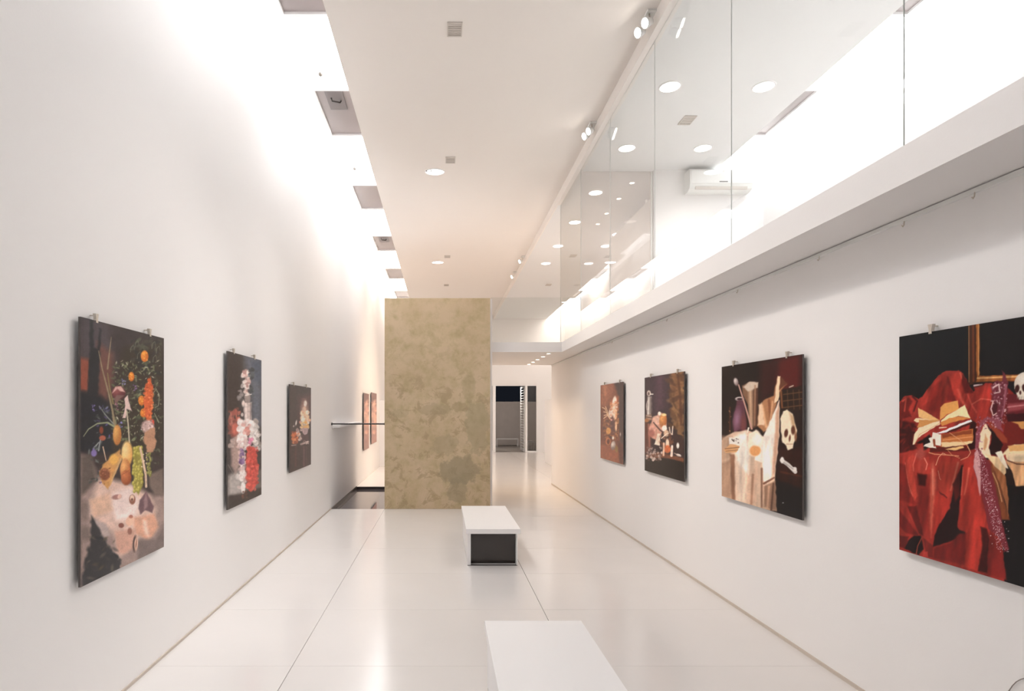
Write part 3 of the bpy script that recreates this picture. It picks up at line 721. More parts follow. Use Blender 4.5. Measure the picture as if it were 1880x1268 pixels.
    c.ell(446, 60, 50, 110, (250, 224, 160), 0, 14, 1, (226, 164, 84)); c.ell(430, 200, 46, 96, (238, 180, 112), 0, 10, 1, (186, 104, 50)); c.ell(438, 270, 46, 66, (214, 128, 78), 0, 10, 1, (150, 74, 38))
    c.line([(400, 245), (440, 222), (470, 200)], 4, (150, 84, 46), 4, 4)
    c.poly([(495, 0), (580, 0), (585, 340), (545, 420), (505, 350), (498, 160)], (150, 138, 62), 14)
    for k in range(70):
        x, y = c.rng.uniform(500, 580), c.rng.uniform(0, 400)
        if x > 565 and y > 330: continue
        c.ell(x, y, 13, 17, (214, 200, 104), 0, 5, .95, (148, 138, 50))
    for k in range(26): c.ell(c.rng.uniform(620, 660), c.rng.uniform(60, 260), 10, 14, (184, 180, 104), 0, 5, .9, (110, 108, 54))
    c.line([(562, 10), (590, 140), (610, 250), (614, 350)], 18, (214, 184, 158), 20, 5)
    c.spray(560, 30, 620, 340, 20, 3, 6, [(240, 220, 200), (170, 130, 106)], 1, 3)
    c.spray(660, 0, 765, 200, 24, 8, 22, [(62, 58, 50), (110, 112, 92), (84, 86, 66), (48, 46, 42)], .45, 6)
    c.ell(355, 440, 42, 22, (170, 120, 112), -10, 10); c.ell(380, 436, 16, 22, (222, 180, 164), 20, 6)
    c.ell(492, 462, 28, 44, (146, 92, 74), 0, 8); c.ell(490, 448, 18, 26, (238, 206, 180), 0, 8); c.ell(490, 462, 10, 12, (120, 76, 60), 0, 6)
    c.poly([(560, 460), (615, 390), (650, 460), (680, 520), (670, 580), (610, 560), (560, 590), (545, 540)], (116, 86, 92), 12); c.poly([(590, 470), (615, 410), (630, 520), (600, 560)], (152, 120, 122), 14)
    c.ell(470, 650, 34, 46, (232, 186, 160), 20, 10); c.ell(395, 690, 24, 22, (140, 84, 72), 0, 8); c.ell(480, 612, 18, 16, (190, 120, 100), 0, 6); c.ell(470, 740, 20, 30, (150, 100, 84), 0, 10)
    c.ell(515, 850, 20, 72, (86, 62, 58), 4, 8); c.ell(526, 850, 15, 60, (232, 190, 166), 4, 8); c.ell(526, 850, 6, 40, (150, 104, 86), 4, 6)
    c.grain(.05, 7, 4); c.grain(.05, 40, 8)

def paint_pale_flowers(c):
    c.frame(410, 635, 4.09)
    c.fill((66, 60, 62))  # dark ground lightened to hold the room's glare on this print
    c.poly([(150, 60), (290, 90), (290, 600), (215, 600), (200, 300)], (98, 104, 118), 60); c.poly([(215, 120), (290, 110), (290, 300), (240, 260)], (76, 86, 104), 40)
    c.poly([(30, 30), (140, 60), (120, 480), (30, 520)], (58, 50, 50), 30)
    c.poly([(30, 960), (290, 930), (290, 1150), (40, 1240)], (112, 106, 102), 30); c.poly([(40, 1120), (290, 1060), (290, 1150), (40, 1240)], (66, 58, 56), 14)
    c.poly([(40, 980), (120, 930), (140, 1100), (40, 1120)], (168, 160, 156), 30)
    c.poly([(60, 700), (115, 640), (125, 900), (90, 960), (60, 900)], (166, 140, 132), 24)
    c.spray(45, 480, 120, 680, 30, 6, 18, [(156, 84, 74), (196, 110, 96), (120, 64, 58)], 1.8, 6); c.ell(90, 620, 26, 46, (196, 104, 90), 0, 14); c.line([(95, 480), (100, 560)], 10, (170, 90, 76), 14, 6); c.line([(55, 500), (65, 580)], 8, (170, 110, 100), 12, 6)
    c.poly([(152, 420), (212, 420), (210, 580), (158, 580)], (200, 182, 176), 12); c.line([(170, 430), (172, 570)], 12, (228, 212, 206), 12, 8); c.line([(205, 430), (204, 570)], 8, (150, 132, 128), 8, 6)
    c.ell(150, 430, 12, 26, (224, 206, 198), 0, 8)
    c.poly([(155, 370), (205, 365), (200, 420), (160, 420)], (150, 136, 132), 10); c.line([(165, 370), (212, 362)], 6, (226, 214, 210), 6, 5)
    c.spray(145, 190, 195, 360, 40, 6, 16, [(232, 214, 206), (222, 186, 178), (176, 132, 126), (240, 228, 222)], 1.5, 6)
    c.spray(195, 170, 225, 380, 22, 6, 14, [(62, 68, 74), (88, 96, 100), (50, 54, 60)], 1.5, 6)
    c.spray(112, 320, 150, 410, 16, 6, 13, [(128, 122, 122), (160, 150, 148), (92, 86, 88)], 1.3, 6); c.ell(142, 515, 10, 14, (208, 196, 190), 0, 6)
    c.spray(120, 560, 250, 760, 80, 8, 22, [(238, 226, 222), (226, 208, 204), (214, 178, 172), (244, 236, 232)], 1.4, 7)
    c.spray(150, 590, 200, 660, 14, 8, 14, [(222, 158, 148), (206, 136, 126)], 1.3, 6); c.spray(220, 560, 275, 780, 26, 8, 16, [(206, 198, 192), (168, 158, 152), (228, 220, 216)], 1.6, 6)
    c.spray(45, 690, 80, 760, 10, 6, 12, [(200, 180, 172), (170, 150, 144)], 1.5, 6)
    c.spray(120, 700, 170, 1080, 60, 7, 16, [(236, 224, 220), (222, 200, 196), (206, 176, 172)], 1.5, 6)
    c.spray(122, 780, 152, 880, 18, 6, 13, [(120, 88, 140), (140, 106, 156), (98, 70, 120)], 1.4, 5); c.spray(190, 690, 220, 740, 10, 6, 11, [(226, 140, 172), (210, 116, 156)], 1.2, 5)
    c.poly([(195, 750), (235, 760), (262, 920), (250, 1040), (205, 1095), (175, 1060), (172, 900), (180, 790)], (196, 74, 66), 14, 1, 8)
    c.spray(178, 760, 258, 1080, 90, 6, 14, [(214, 84, 74), (178, 58, 52), (226, 104, 92), (200, 72, 64)], 1.3, 5)
    c.ell(148, 1060, 17, 45, (240, 230, 226), 0, 8); c.line([(36, 890), (70, 950)], 4, (150, 144, 140), 3, 4); c.spray(140, 1090, 180, 1160, 8, 6, 12, [(130, 84, 70), (100, 66, 58)], 1, 6)
    c.ell(104, 980, 14, 22, (206, 198, 194), 0, 8)
    c.grain(.08, 12, 3)

def paint_fruit_dish(c):
    c.frame(525, 695, 7.04)
    c.fill((62, 52, 52))  # glare haze mixed into the dark ground here as well
    c.poly([(170, 230), (330, 200), (330, 560), (170, 600)], (94, 64, 66), 90, .9)
    c.poly([(50, 860), (330, 810), (330, 1100), (60, 1220)], (70, 56, 56), 20)
    for x, q in ((125, (104, 64, 62)), (232, (128, 92, 94)), (262, (96, 70, 72))): c.line([(x, 880), (x, 1130)], 16, q, 20, 18, .7)
    c.ell(240, 470, 46, 170, (214, 170, 142), 0, 50, .8)
    c.spray(196, 420, 292, 640, 70, 9, 22, [(246, 226, 200), (238, 202, 166), (226, 178, 140), (250, 236, 222)], 1.4, 9)
    c.ell(250, 320, 20, 40, (236, 222, 212), 0, 14); c.ell(235, 395, 24, 34, (216, 182, 160), 0, 14); c.spray(195, 560, 290, 640, 20, 8, 16, [(240, 194, 110), (232, 174, 90)], 1.2, 8)
    c.ell(302, 535, 22, 20, (236, 188, 156), 0, 10)
    c.poly([(205, 640), (292, 635), (275, 710), (235, 730), (212, 700)], (186, 158, 162), 12); c.poly([(200, 720), (290, 720), (290, 800), (200, 800)], (82, 58, 60), 14)
    c.spray(85, 690, 165, 830, 46, 9, 20, [(206, 112, 62), (184, 88, 52), (222, 150, 104), (140, 70, 52)], 1.2, 8); c.spray(140, 650, 195, 800, 24, 8, 18, [(190, 170, 166), (222, 202, 192), (150, 120, 116)], 1.3, 8)
    c.ell(132, 570, 10, 36, (210, 204, 198), 10, 8); c.ell(100, 612, 10, 14, (170, 160, 156), 20, 8); c.ell(180, 560, 10, 12, (196, 130, 110), 0, 8)
    c.line([(75, 862), (130, 856)], 12, (176, 158, 152), 10, 8); c.line([(195, 845), (290, 815)], 26, (176, 154, 150), 24, 10); c.spray(195, 800, 290, 850, 16, 5, 10, [(214, 196, 190), (140, 116, 112)], 1, 5)
    c.grain(.08, 20, 5)

def paint_red_drapery(c):
    c.frame(1645, 580, 4.877)
    c.fill((14, 13, 15))
    c.poly([(30, 200), (640, 90), (640, 480), (30, 700)], (12, 16, 20), 80)
    # gilt frame
    c.poly([(650, 60), (750, 40), (750, 560), (690, 610), (650, 620)], (62, 30, 16), 6); c.line([(652, 60), (654, 590)], 8, (150, 104, 66), 8, 5); c.line([(690, 60), (694, 580)], 16, (110, 50, 22), 16, 12)
    c.poly([(716, 60), (746, 50), (746, 540), (722, 570)], (160, 92, 36), 8); c.line([(738, 60), (740, 530)], 6, (206, 146, 76), 6, 5)
    c.poly([(715, 590), (745, 535), (1500, 505), (1500, 570), (715, 590)], (150, 82, 32), 6); c.line([(730, 556), (1500, 524)], 14, (216, 162, 96), 14, 8); c.line([(720, 592), (1500, 572)], 8, (80, 40, 18), 8, 6)
    c.poly([(690, 610), (1000, 585), (1000, 660), (690, 660)], (44, 16, 16), 10); c.line([(700, 622), (770, 612)], 14, (214, 190, 190), 10, 6)
    # red cloth
    RED = (150, 36, 26)
    c.poly([(30, 770), (80, 715), (140, 708), (200, 745), (230, 720), (380, 530), (450, 492), (560, 486), (600, 510), (640, 590), (690, 680), (740, 640), (800, 600), (860, 600), (860, 1270), (30, 1270)], RED, 8)
    c.poly([(860, 600), (1000, 640), (1060, 700), (1060, 1270), (850, 1270)], (120, 24, 18), 8)
    c.poly([(220, 740), (330, 620), (400, 540), (420, 600), (330, 740), (240, 800), (210, 830)], (176, 44, 32), 16); c.poly([(455, 540), (480, 560), (540, 760), (450, 760), (470, 640)], (112, 20, 16), 16)
    c.poly([(470, 530), (560, 500), (590, 560), (570, 740), (520, 700), (490, 600)], (176, 44, 30), 20); c.line([(556, 660), (590, 760), (620, 800)], 22, (204, 74, 54), 22, 20); c.line([(575, 510), (590, 560)], 16, (206, 84, 62), 10, 14)
    c.poly([(600, 520), (650, 600), (690, 690), (620, 690), (590, 600)], (96, 16, 14), 16); c.line([(640, 700), (680, 800), (720, 860)], 12, (196, 66, 50), 12, 14)
    c.poly([(300, 640), (420, 560), (440, 700), (380, 860), (300, 840)], (140, 28, 20), 30)
    c.poly([(700, 640), (840, 610), (850, 740), (720, 760)], (172, 40, 28), 20); c.line([(680, 790), (760, 740), (850, 750)], 8, (204, 90, 70), 8, 10)
    c.poly([(30, 800), (60, 740), (120, 730), (150, 760), (110, 840), (140, 900), (60, 920), (35, 960)], (96, 18, 14), 16); c.line([(60, 760), (90, 740), (75, 850)], 14, (186, 62, 46), 10, 14); c.line([(150, 720), (190, 760), (160, 850)], 16, (60, 10, 10), 10, 14)
    c.poly([(30, 930), (170, 960), (150, 1120), (190, 1200), (30, 1260)], (70, 12, 12), 20); c.spray(40, 960, 170, 1200, 16, 14, 40, [(120, 22, 18), (48, 8, 8), (146, 34, 24)], .3, 14)
    c.folds(.3, 46, 500, 2000, .25)
    # shadow behind book and book blocks
    c.poly([(180, 1140), (300, 1060), (340, 1150), (250, 1200), (240, 1140)], (24, 8, 8), 14); c.poly([(670, 920), (720, 960), (720, 1180), (640, 1220), (640, 1100)], (46, 8, 8), 14)
    c.poly([(410, 1060), (690, 1010), (690, 1120), (400, 1180)], (196, 110, 48), 6); c.poly([(400, 1130), (690, 1120), (680, 1140), (420, 1190)], (240, 204, 150), 6)
    c.poly([(410, 1060), (680, 1020), (680, 1050), (420, 1090)], (142, 62, 26), 8); c.line([(420, 1110), (680, 1080)], 8, (226, 150, 86), 8, 6)
    c.poly([(300, 1180), (620, 1160), (640, 1200), (560, 1270), (300, 1250)], (88, 20, 14), 8); c.poly([(440, 1190), (600, 1165), (610, 1180), (520, 1205)], (240, 190, 120), 6)
    c.poly([(245, 1165), (360, 1185), (350, 1150), (400, 1165), (405, 1060), (330, 1040), (320, 1085), (290, 1095), (310, 1130), (265, 1145)], (240, 226, 210), 5); c.line([(340, 1110), (345, 1160)], 22, (150, 70, 40), 18, 6)
    c.line([(480, 1045), (560, 1100), (640, 1160), (670, 1220), (650, 1265)], 5, (222, 160, 110), 5, 4)
    # open book
    c.poly([(200, 820), (390, 930), (300, 945), (205, 905)], (232, 180, 110), 6); c.poly([(160, 935), (180, 912), (330, 930), (390, 935), (300, 960), (180, 950)], (244, 214, 168), 5); c.poly([(210, 930), (390, 930), (300, 980), (190, 1000)], (206, 140, 70), 6)
    c.poly([(390, 930), (400, 820), (430, 785), (555, 755), (565, 830), (460, 880)], (226, 156, 74), 6); c.poly([(400, 935), (470, 880), (560, 830), (615, 795), (665, 915), (560, 890), (480, 920), (420, 970)], (250, 222, 168), 6); c.poly([(400, 950), (470, 915), (560, 895), (665, 915), (540, 940), (410, 985)], (216, 136, 60), 6)
    c.poly([(150, 1150), (165, 1060), (200, 1000), (390, 935), (400, 965), (300, 1020), (200, 1090), (165, 1150)], (244, 216, 176), 6); c.line([(170, 1140), (210, 1060), (390, 960)], 4, (206, 156, 104), 4, 4)
    c.poly([(345, 1050), (390, 1040), (670, 925), (680, 942), (420, 1050)], (244, 238, 232), 4); c.poly([(420, 1050), (680, 944), (684, 960), (520, 1030)], (70, 20, 16), 5); c.line([(390, 1000), (450, 995)], 12, (236, 206, 170), 8, 6)
    # purple sequinned shawl, upper
    c.poly([(850, 620), (900, 580), (950, 590), (950, 490), (975, 510), (1010, 600), (1000, 700), (960, 900), (940, 1000), (900, 960), (860, 900), (840, 820), (870, 760), (860, 680)], (110, 40, 52), 10, 1, 10)
    c.spray(855, 590, 1000, 960, 120, 4, 14, [(150, 84, 96), (196, 140, 150), (90, 26, 38), (222, 186, 186), (64, 14, 24)], .5, 4); c.line([(870, 640), (920, 610), (930, 680), (880, 690)], 14, (222, 190, 186), 8, 8); c.line([(985, 620), (970, 800), (945, 900)], 22, (150, 80, 92), 10, 8); c.ell(885, 830, 22, 60, (70, 16, 24), 10, 12)
    c.line([(870, 760), (850, 830), (870, 890), (900, 870)], 10, (226, 190, 180), 8, 6)
    # skull, burgundy book, parchments
    c.poly([(1000, 700), (1400, 690), (1400, 900), (1000, 930), (985, 840)], (98, 22, 30), 8); c.poly([(1000, 790), (1400, 740), (1400, 790), (1000, 860)], (150, 60, 66), 24); c.line([(1000, 815), (1400, 765)], 8, (214, 140, 140), 8, 10); c.poly([(980, 880), (1400, 850), (1400, 930), (1000, 945)], (56, 10, 18), 12)
    c.ell(1170, 610, 112, 112, (236, 226, 212), 0, 8, 1, (190, 172, 150)); c.poly([(1060, 640), (1100, 745), (1250, 740), (1260, 640)], (226, 214, 196), 8)
    c.ell(1085, 650, 20, 36, (60, 20, 18), 10, 8); c.ell(1150, 645, 22, 36, (66, 24, 20), -10, 8); c.ell(1113, 685, 10, 18, (80, 34, 28), 0, 6)
    for k in range(7): c.line([(1085 + k * 16, 720), (1086 + k * 16, 745)], 4, (120, 90, 76), 3, 3)
    c.poly([(980, 950), (1400, 930), (1400, 1150), (1000, 1150), (960, 1060)], (112, 24, 18), 10); c.poly([(1030, 945), (1400, 935), (1400, 1000), (1120, 1010), (1090, 965)], (204, 140, 70), 8)
    c.poly([(830, 940), (880, 980), (990, 1090), (1000, 1140), (900, 1110), (850, 1000)], (150, 56, 30), 10); c.poly([(810, 960), (870, 1030), (960, 1150), (920, 1240), (820, 1240), (860, 1080)], (34, 10, 10), 10)
    c.poly([(1000, 1180), (1060, 1150), (1400, 1145), (1400, 1290), (940, 1290), (960, 1230)], (240, 214, 168), 10); c.poly([(1000, 1160), (1400, 1130), (1400, 1190), (1020, 1210)], (226, 168, 98), 12)
    c.poly([(730, 1270), (750, 1060), (800, 960), (850, 1040), (830, 1180), (860, 1270)], (240, 216, 180), 8); c.poly([(800, 1050), (820, 1100), (800, 1200), (780, 1190)], (206, 150, 100), 14)
    c.poly([(710, 1190), (715, 1040), (760, 950), (810, 900), (940, 940), (960, 1040), (900, 1000), (830, 930), (770, 990), (745, 1100), (735, 1190)], (142, 66, 78), 10, 1, 8)
    c.spray(715, 900, 950, 1180, 120, 3, 9, [(190, 130, 140), (120, 40, 54), (214, 170, 174), (150, 80, 100)], 1, 3, .9, lambda x, y: (x < 770) or (y < 1010 and y > 905 and x > 780 and x < 950))
    c.poly([(905, 1215), (940, 1205), (970, 1260), (1000, 1300), (930, 1290)], (250, 226, 190), 8)
    # lower half of the cloth
    c.frame(1645, 820, 4.783)
    c.poly([(20, 60), (700, 30), (790, 120), (1000, 60), (1000, 1300), (20, 1300)], (142, 34, 25), 14)
    c.poly([(20, 60), (180, 20), (260, 90), (400, 60), (580, 110), (690, 70), (690, 260), (480, 300), (300, 240), (20, 260)], (166, 40, 28), 16)
    c.poly([(860, 120), (1000, 160), (1420, 140), (1420, 1320), (960, 1320), (930, 700)], (12, 8, 10), 14)
    c.poly([(800, 120), (860, 160), (960, 500), (1000, 640), (930, 640), (860, 300)], (124, 62, 30), 16); c.poly([(830, 100), (900, 140), (960, 250), (990, 460), (985, 610), (960, 480), (900, 300)], (170, 100, 56), 10); c.line([(850, 230), (890, 320), (930, 480)], 8, (226, 170, 114), 6, 8)
    c.poly([(780, 60), (900, 90), (1000, 210), (950, 250), (860, 160)], (236, 200, 150), 8); c.poly([(870, 50), (930, 40), (990, 200), (960, 180)], (250, 232, 206), 8); c.poly([(960, 120), (1420, 140), (1420, 340), (1050, 350), (1010, 200)], (216, 160, 110), 10); c.poly([(960, 60), (1420, 50), (1420, 140), (980, 130)], (244, 214, 172), 10); c.line([(980, 120), (1060, 150), (1420, 170)], 10, (80, 30, 20), 8, 8); c.poly([(960, 180), (1010, 200), (1055, 350), (980, 330)], (30, 14, 12), 10); c.poly([(1040, 345), (1420, 335), (1420, 420), (1000, 420)], (16, 9, 10), 12)
    # folds
    c.poly([(90, 120), (150, 60), (160, 240), (190, 430), (165, 470), (120, 400), (100, 260)], (178, 52, 36), 12); c.line([(80, 140), (110, 330), (160, 470)], 6, (206, 94, 72), 5, 6); c.poly([(20, 140), (80, 160), (110, 380), (180, 500), (140, 520), (60, 460), (20, 480)], (124, 24, 18), 20)
    c.ell(232, 168, 44, 76, (176, 52, 38), 0, 12); c.line([(250, 100), (275, 150), (262, 200)], 8, (232, 140, 116), 6, 8); c.poly([(185, 230), (270, 245), (260, 350), (200, 330)], (58, 10, 10), 20); c.line([(180, 60), (150, 160), (155, 210)], 10, (206, 90, 70), 8, 8)
    c.ell(215, 60, 40, 50, (170, 84, 74), 20, 30, .6)
    c.poly([(310, 150), (330, 130), (355, 300), (330, 620), (310, 800), (290, 620), (300, 360)], (196, 80, 58), 26); c.line([(322, 200), (325, 420)], 12, (222, 130, 104), 8, 18)
    c.poly([(215, 380), (290, 320), (290, 640), (240, 760), (180, 560)], (132, 26, 20), 26); c.poly([(40, 480), (140, 500), (230, 780), (200, 770), (90, 560)], (156, 36, 26), 16); c.poly([(30, 560), (100, 640), (200, 780), (90, 760), (30, 700)], (104, 18, 16), 16); c.poly([(100, 520), (180, 520), (240, 780), (200, 760)], (92, 16, 14), 14)
    c.poly([(350, 120), (560, 130), (500, 400), (440, 480), (370, 350)], (170, 46, 30), 24); c.line([(545, 140), (510, 280), (480, 380)], 14, (210, 110, 84), 8, 18); c.line([(370, 210), (385, 280), (395, 290)], 5, (220, 140, 110), 4, 4); c.poly([(380, 390), (450, 440), (440, 465), (405, 450)], (40, 8, 10), 8)
    c.poly([(350, 380), (470, 460), (470, 540), (350, 740), (320, 800), (330, 560)], (160, 36, 24), 20)
    c.poly([(570, 170), (600, 150), (560, 480), (540, 700), (560, 730), (620, 735), (590, 790), (470, 830), (320, 880), (340, 780), (380, 680), (470, 540), (500, 400)], (30, 6, 9), 12); c.poly([(500, 330), (560, 200), (560, 420), (520, 480)], (74, 14, 12), 16)
    c.poly([(590, 150), (690, 130), (740, 420), (790, 600), (770, 760), (720, 1090), (590, 1050), (620, 760), (545, 710), (565, 480)], (166, 38, 25), 14); c.line([(640, 190), (620, 330), (600, 420)], 14, (204, 96, 70), 8, 18); c.line([(590, 180), (580, 330), (575, 420)], 8, (196, 84, 62), 6, 10)
    c.poly([(740, 700), (800, 720), (840, 900), (800, 1110), (720, 1090), (760, 860)], (58, 10, 10), 16); c.poly([(830, 740), (930, 880), (970, 1170), (810, 1120), (800, 960)], (120, 22, 18), 14); c.poly([(560, 760), (620, 760), (600, 1040), (330, 980), (330, 890), (480, 840)], (112, 20, 17), 20)
    c.poly([(100, 830), (160, 780), (220, 780), (240, 900), (200, 950), (70, 890)], (22, 6, 9), 12); c.line([(225, 800), (190, 870), (178, 940)], 10, (140, 50, 34), 8, 6); c.poly([(240, 800), (320, 860), (330, 980), (260, 960)], (100, 22, 18), 12); c.poly([(240, 920), (280, 920), (280, 970), (240, 960)], (150, 40, 34), 8); c.poly([(30, 780), (110, 790), (80, 890), (30, 880)], (86, 16, 14), 14)
    c.folds(.28, 52, 60, 1400, .12, 8)
    # cords
    c.line([(290, 50), (340, 65), (440, 70), (550, 80)], 7, (224, 150, 104), 6, 4); c.line([(350, 160), (375, 90), (410, 55), (435, 65)], 6, (232, 166, 126), 5, 4); c.line([(455, 30), (490, 70), (560, 100)], 5, (206, 120, 80), 5, 4); c.line([(630, 0), (655, 50), (630, 90), (570, 115)], 6, (224, 156, 116), 5, 4)
    # sequinned shawl, lower
    c.poly([(690, 60), (720, 0), (760, 60), (830, 150), (850, 260), (900, 480), (930, 640), (960, 780), (990, 900), (960, 920), (900, 790), (810, 720), (770, 480), (720, 330), (680, 180)], (120, 34, 44), 10)
    c.poly([(690, 60), (715, 10), (740, 120), (745, 400), (735, 430), (715, 300), (680, 170)], (206, 150, 150), 10)
    ins = lambda x, y: (690 + max(0, y - 60) * .24 < x < 760 + max(0, y - 40) * .26)
    c.spray(690, 10, 1000, 920, 3400, 1.5, 4.5, [(232, 196, 198), (190, 120, 132), (244, 222, 222), (110, 28, 40), (150, 70, 84), (206, 150, 158), (120, 36, 48)], 1, 3, .95, ins)
    c.spray(830, 640, 990, 900, 60, 2, 5, [(30, 8, 12), (236, 220, 220), (120, 40, 50)], 1, 3, .9)
    c.grain(.03, 12, 3)

def paint_skull_and_vase(c):
    c.frame(1310, 630, 3.73)
    c.fill((30, 15, 15))
    c.poly([(430, 100), (600, 70), (600, 420), (480, 330), (400, 250)], (82, 16, 16), 70); c.poly([(50, 150), (330, 110), (300, 480), (50, 560)], (24, 14, 15), 50)
    c.poly([(320, 130), (450, 110), (420, 330), (320, 400)], (48, 14, 16), 50)
    c.poly([(440, 720), (605, 720), (605, 1000), (440, 960)], (46, 20, 15), 40); c.poly([(430, 930), (605, 1000), (605, 1215), (430, 1150)], (16, 13, 16), 24); c.line([(460, 880), (600, 910)], 8, (86, 40, 24), 8, 14)
    # basket on the right
    c.poly([(470, 320), (605, 290), (605, 460), (480, 460)], (34, 18, 14), 10)
    for y in (350, 395, 440): c.line([(480, y), (605, y - 16)], 7, (112, 78, 48), 6, 5, .8)
    for x in (505, 545, 585): c.line([(x, 320), (x + 6, 450)], 7, (96, 64, 40), 6, 5, .7)
    c.line([(520, 300), (545, 290)], 8, (196, 180, 160), 8, 6); c.line([(462, 330), (470, 440)], 14, (126, 76, 44), 12, 8)
    # column
    c.poly([(195, 290), (250, 262), (308, 262), (300, 570), (250, 590), (235, 420), (200, 350)], (128, 90, 66), 8, 1, 0, (70, 40, 32), (240, 0, 310, 0)); c.line([(250, 280), (258, 560)], 26, (196, 160, 128), 20, 20); c.poly([(200, 300), (250, 265), (306, 265), (300, 300), (240, 330)], (206, 186, 166), 10); c.line([(285, 290), (282, 560)], 10, (168, 124, 94), 8, 10)
    # vase and ladle
    c.line([(112, 440), (112, 610)], 12, (74, 42, 30), 12, 6); c.spray(104, 440, 120, 610, 14, 3, 6, [(150, 104, 72), (50, 26, 20)], 1, 3)
    c.ell(178, 380, 30, 14, (210, 200, 196), 0, 6); c.ell(180, 382, 20, 8, (50, 26, 34), 0, 5)
    c.poly([(156, 390), (208, 390), (220, 480), (228, 570), (205, 640), (170, 650), (140, 610), (132, 530), (145, 460)], (92, 48, 62), 8); c.ell(160, 520, 22, 60, (152, 108, 132), 6, 34, .9); c.ell(205, 560, 18, 70, (128, 66, 60), 0, 20, .7); c.ell(180, 620, 26, 26, (50, 20, 28), 0, 16)
    c.line([(172, 285), (215, 420), (262, 585)], 9, (196, 150, 136), 12, 4); c.ell(154, 264, 16, 28, (226, 216, 210), -14, 8, 1, (130, 106, 104))
    # folded books / paper in the middle
    c.poly([(310, 440), (340, 390), (410, 360), (440, 225), (500, 280), (450, 340), (430, 420), (380, 590), (340, 610), (300, 560)], (176, 120, 80), 10); c.poly([(440, 225), (458, 225), (445, 390), (415, 410)], (238, 208, 170), 6); c.poly([(458, 225), (505, 275), (450, 320)], (98, 52, 34), 8); c.line([(330, 430), (360, 570)], 22, (226, 172, 126), 16, 14); c.line([(380, 390), (390, 520)], 16, (134, 78, 50), 12, 14); c.poly([(310, 420), (330, 400), (350, 560), (305, 560)], (236, 200, 164), 12, 1, 6); c.line([(405, 400), (385, 560)], 10, (214, 160, 116), 10, 10)
    # table cloth
    c.poly([(52, 660), (130, 610), (230, 590), (350, 640), (450, 390), (448, 640), (420, 900), (430, 1150), (230, 1110), (52, 1045)], (222, 188, 160), 10)
    c.poly([(340, 640), (452, 390), (447, 650), (420, 860), (370, 960), (340, 940), (330, 820), (280, 800)], (246, 232, 218), 10); c.poly([(430, 470), (452, 400), (447, 660), (420, 880), (400, 900)], (206, 160, 130), 14)
    c.poly([(52, 640), (140, 640), (130, 760), (52, 820)], (196, 158, 130), 30); c.poly([(52, 820), (110, 800), (120, 1060), (52, 1045)], (176, 138, 112), 20); c.poly([(110, 760), (145, 760), (150, 1080), (120, 1070)], (140, 98, 74), 14); c.poly([(150, 760), (230, 780), (220, 1090), (170, 1080)], (232, 204, 180), 20); c.line([(232, 640), (232, 900)], 8, (170, 120, 92), 8, 10); c.poly([(230, 900), (300, 850), (290, 1100), (235, 1100)], (214, 176, 148), 20); c.line([(270, 900), (258, 1100)], 12, (164, 116, 90), 14, 14); c.line([(330, 860), (330, 1120)], 14, (132, 88, 66), 10, 12); c.poly([(345, 980), (425, 940), (430, 1150), (345, 1120)], (150, 112, 88), 14); c.line([(380, 980), (368, 1130)], 14, (196, 152, 124), 12, 12); c.line([(410, 960), (395, 1140)], 10, (84, 54, 42), 12, 10); c.line([(345, 960), (415, 920)], 14, (120, 74, 54), 10, 8)
    c.poly([(140, 640), (220, 600), (250, 760), (235, 900), (160, 800)], (248, 236, 222), 24)
    c.folds(.16, 34, 620, 1400, .05)
    # bread and papers
    c.poly([(240, 620), (290, 590), (345, 640), (320, 720), (290, 775), (240, 760), (230, 680)], (246, 226, 202), 12); c.ell(285, 735, 38, 36, (226, 156, 92), -10, 12); c.ell(300, 660, 34, 40, (250, 238, 224), 0, 20)
    c.poly([(105, 645), (185, 650), (180, 690), (105, 690)], (234, 224, 214), 8); c.spray(115, 652, 178, 682, 12, 3, 6, [(90, 70, 60)], 1, 3); c.poly([(70, 730), (110, 690), (180, 700), (160, 745), (80, 750)], (216, 164, 112), 8); c.line([(80, 722), (175, 712)], 6, (150, 96, 60), 6, 5); c.line([(85, 738), (165, 730)], 5, (160, 104, 66), 5, 5); c.line([(240, 580), (232, 610)], 12, (240, 226, 210), 8, 6)
    # skull
    c.poly([(458, 520), (475, 465), (505, 453), (540, 480), (552, 540), (568, 590), (566, 650), (550, 690), (545, 720), (510, 730), (500, 700), (470, 680), (462, 610)], (240, 220, 190), 8); c.poly([(520, 470), (548, 500), (560, 580), (568, 640), (545, 600), (530, 540)], (196, 160, 120), 16)
    c.ell(497, 615, 13, 28, (84, 38, 26), 8, 7); c.ell(545, 595, 14, 30, (96, 50, 32), 0, 8); c.ell(522, 650, 7, 22, (110, 60, 40), 6, 6); c.line([(500, 690), (540, 690)], 6, (190, 150, 116), 6, 6); c.ell(562, 640, 8, 30, (140, 90, 60), 0, 8)
    # bone
    c.line([(466, 800), (510, 830), (560, 880)], 24, (206, 198, 192), 26, 6); c.ell(470, 800, 13, 22, (226, 220, 214), 0, 6); c.ell(556, 862, 14, 16, (220, 212, 206), 0, 6); c.line([(480, 815), (545, 860)], 6, (160, 150, 146), 6, 6)
    c.ell(476, 1092, 5, 3, (190, 190, 190), 0, 4)
    c.grain(.03, 10, 5)

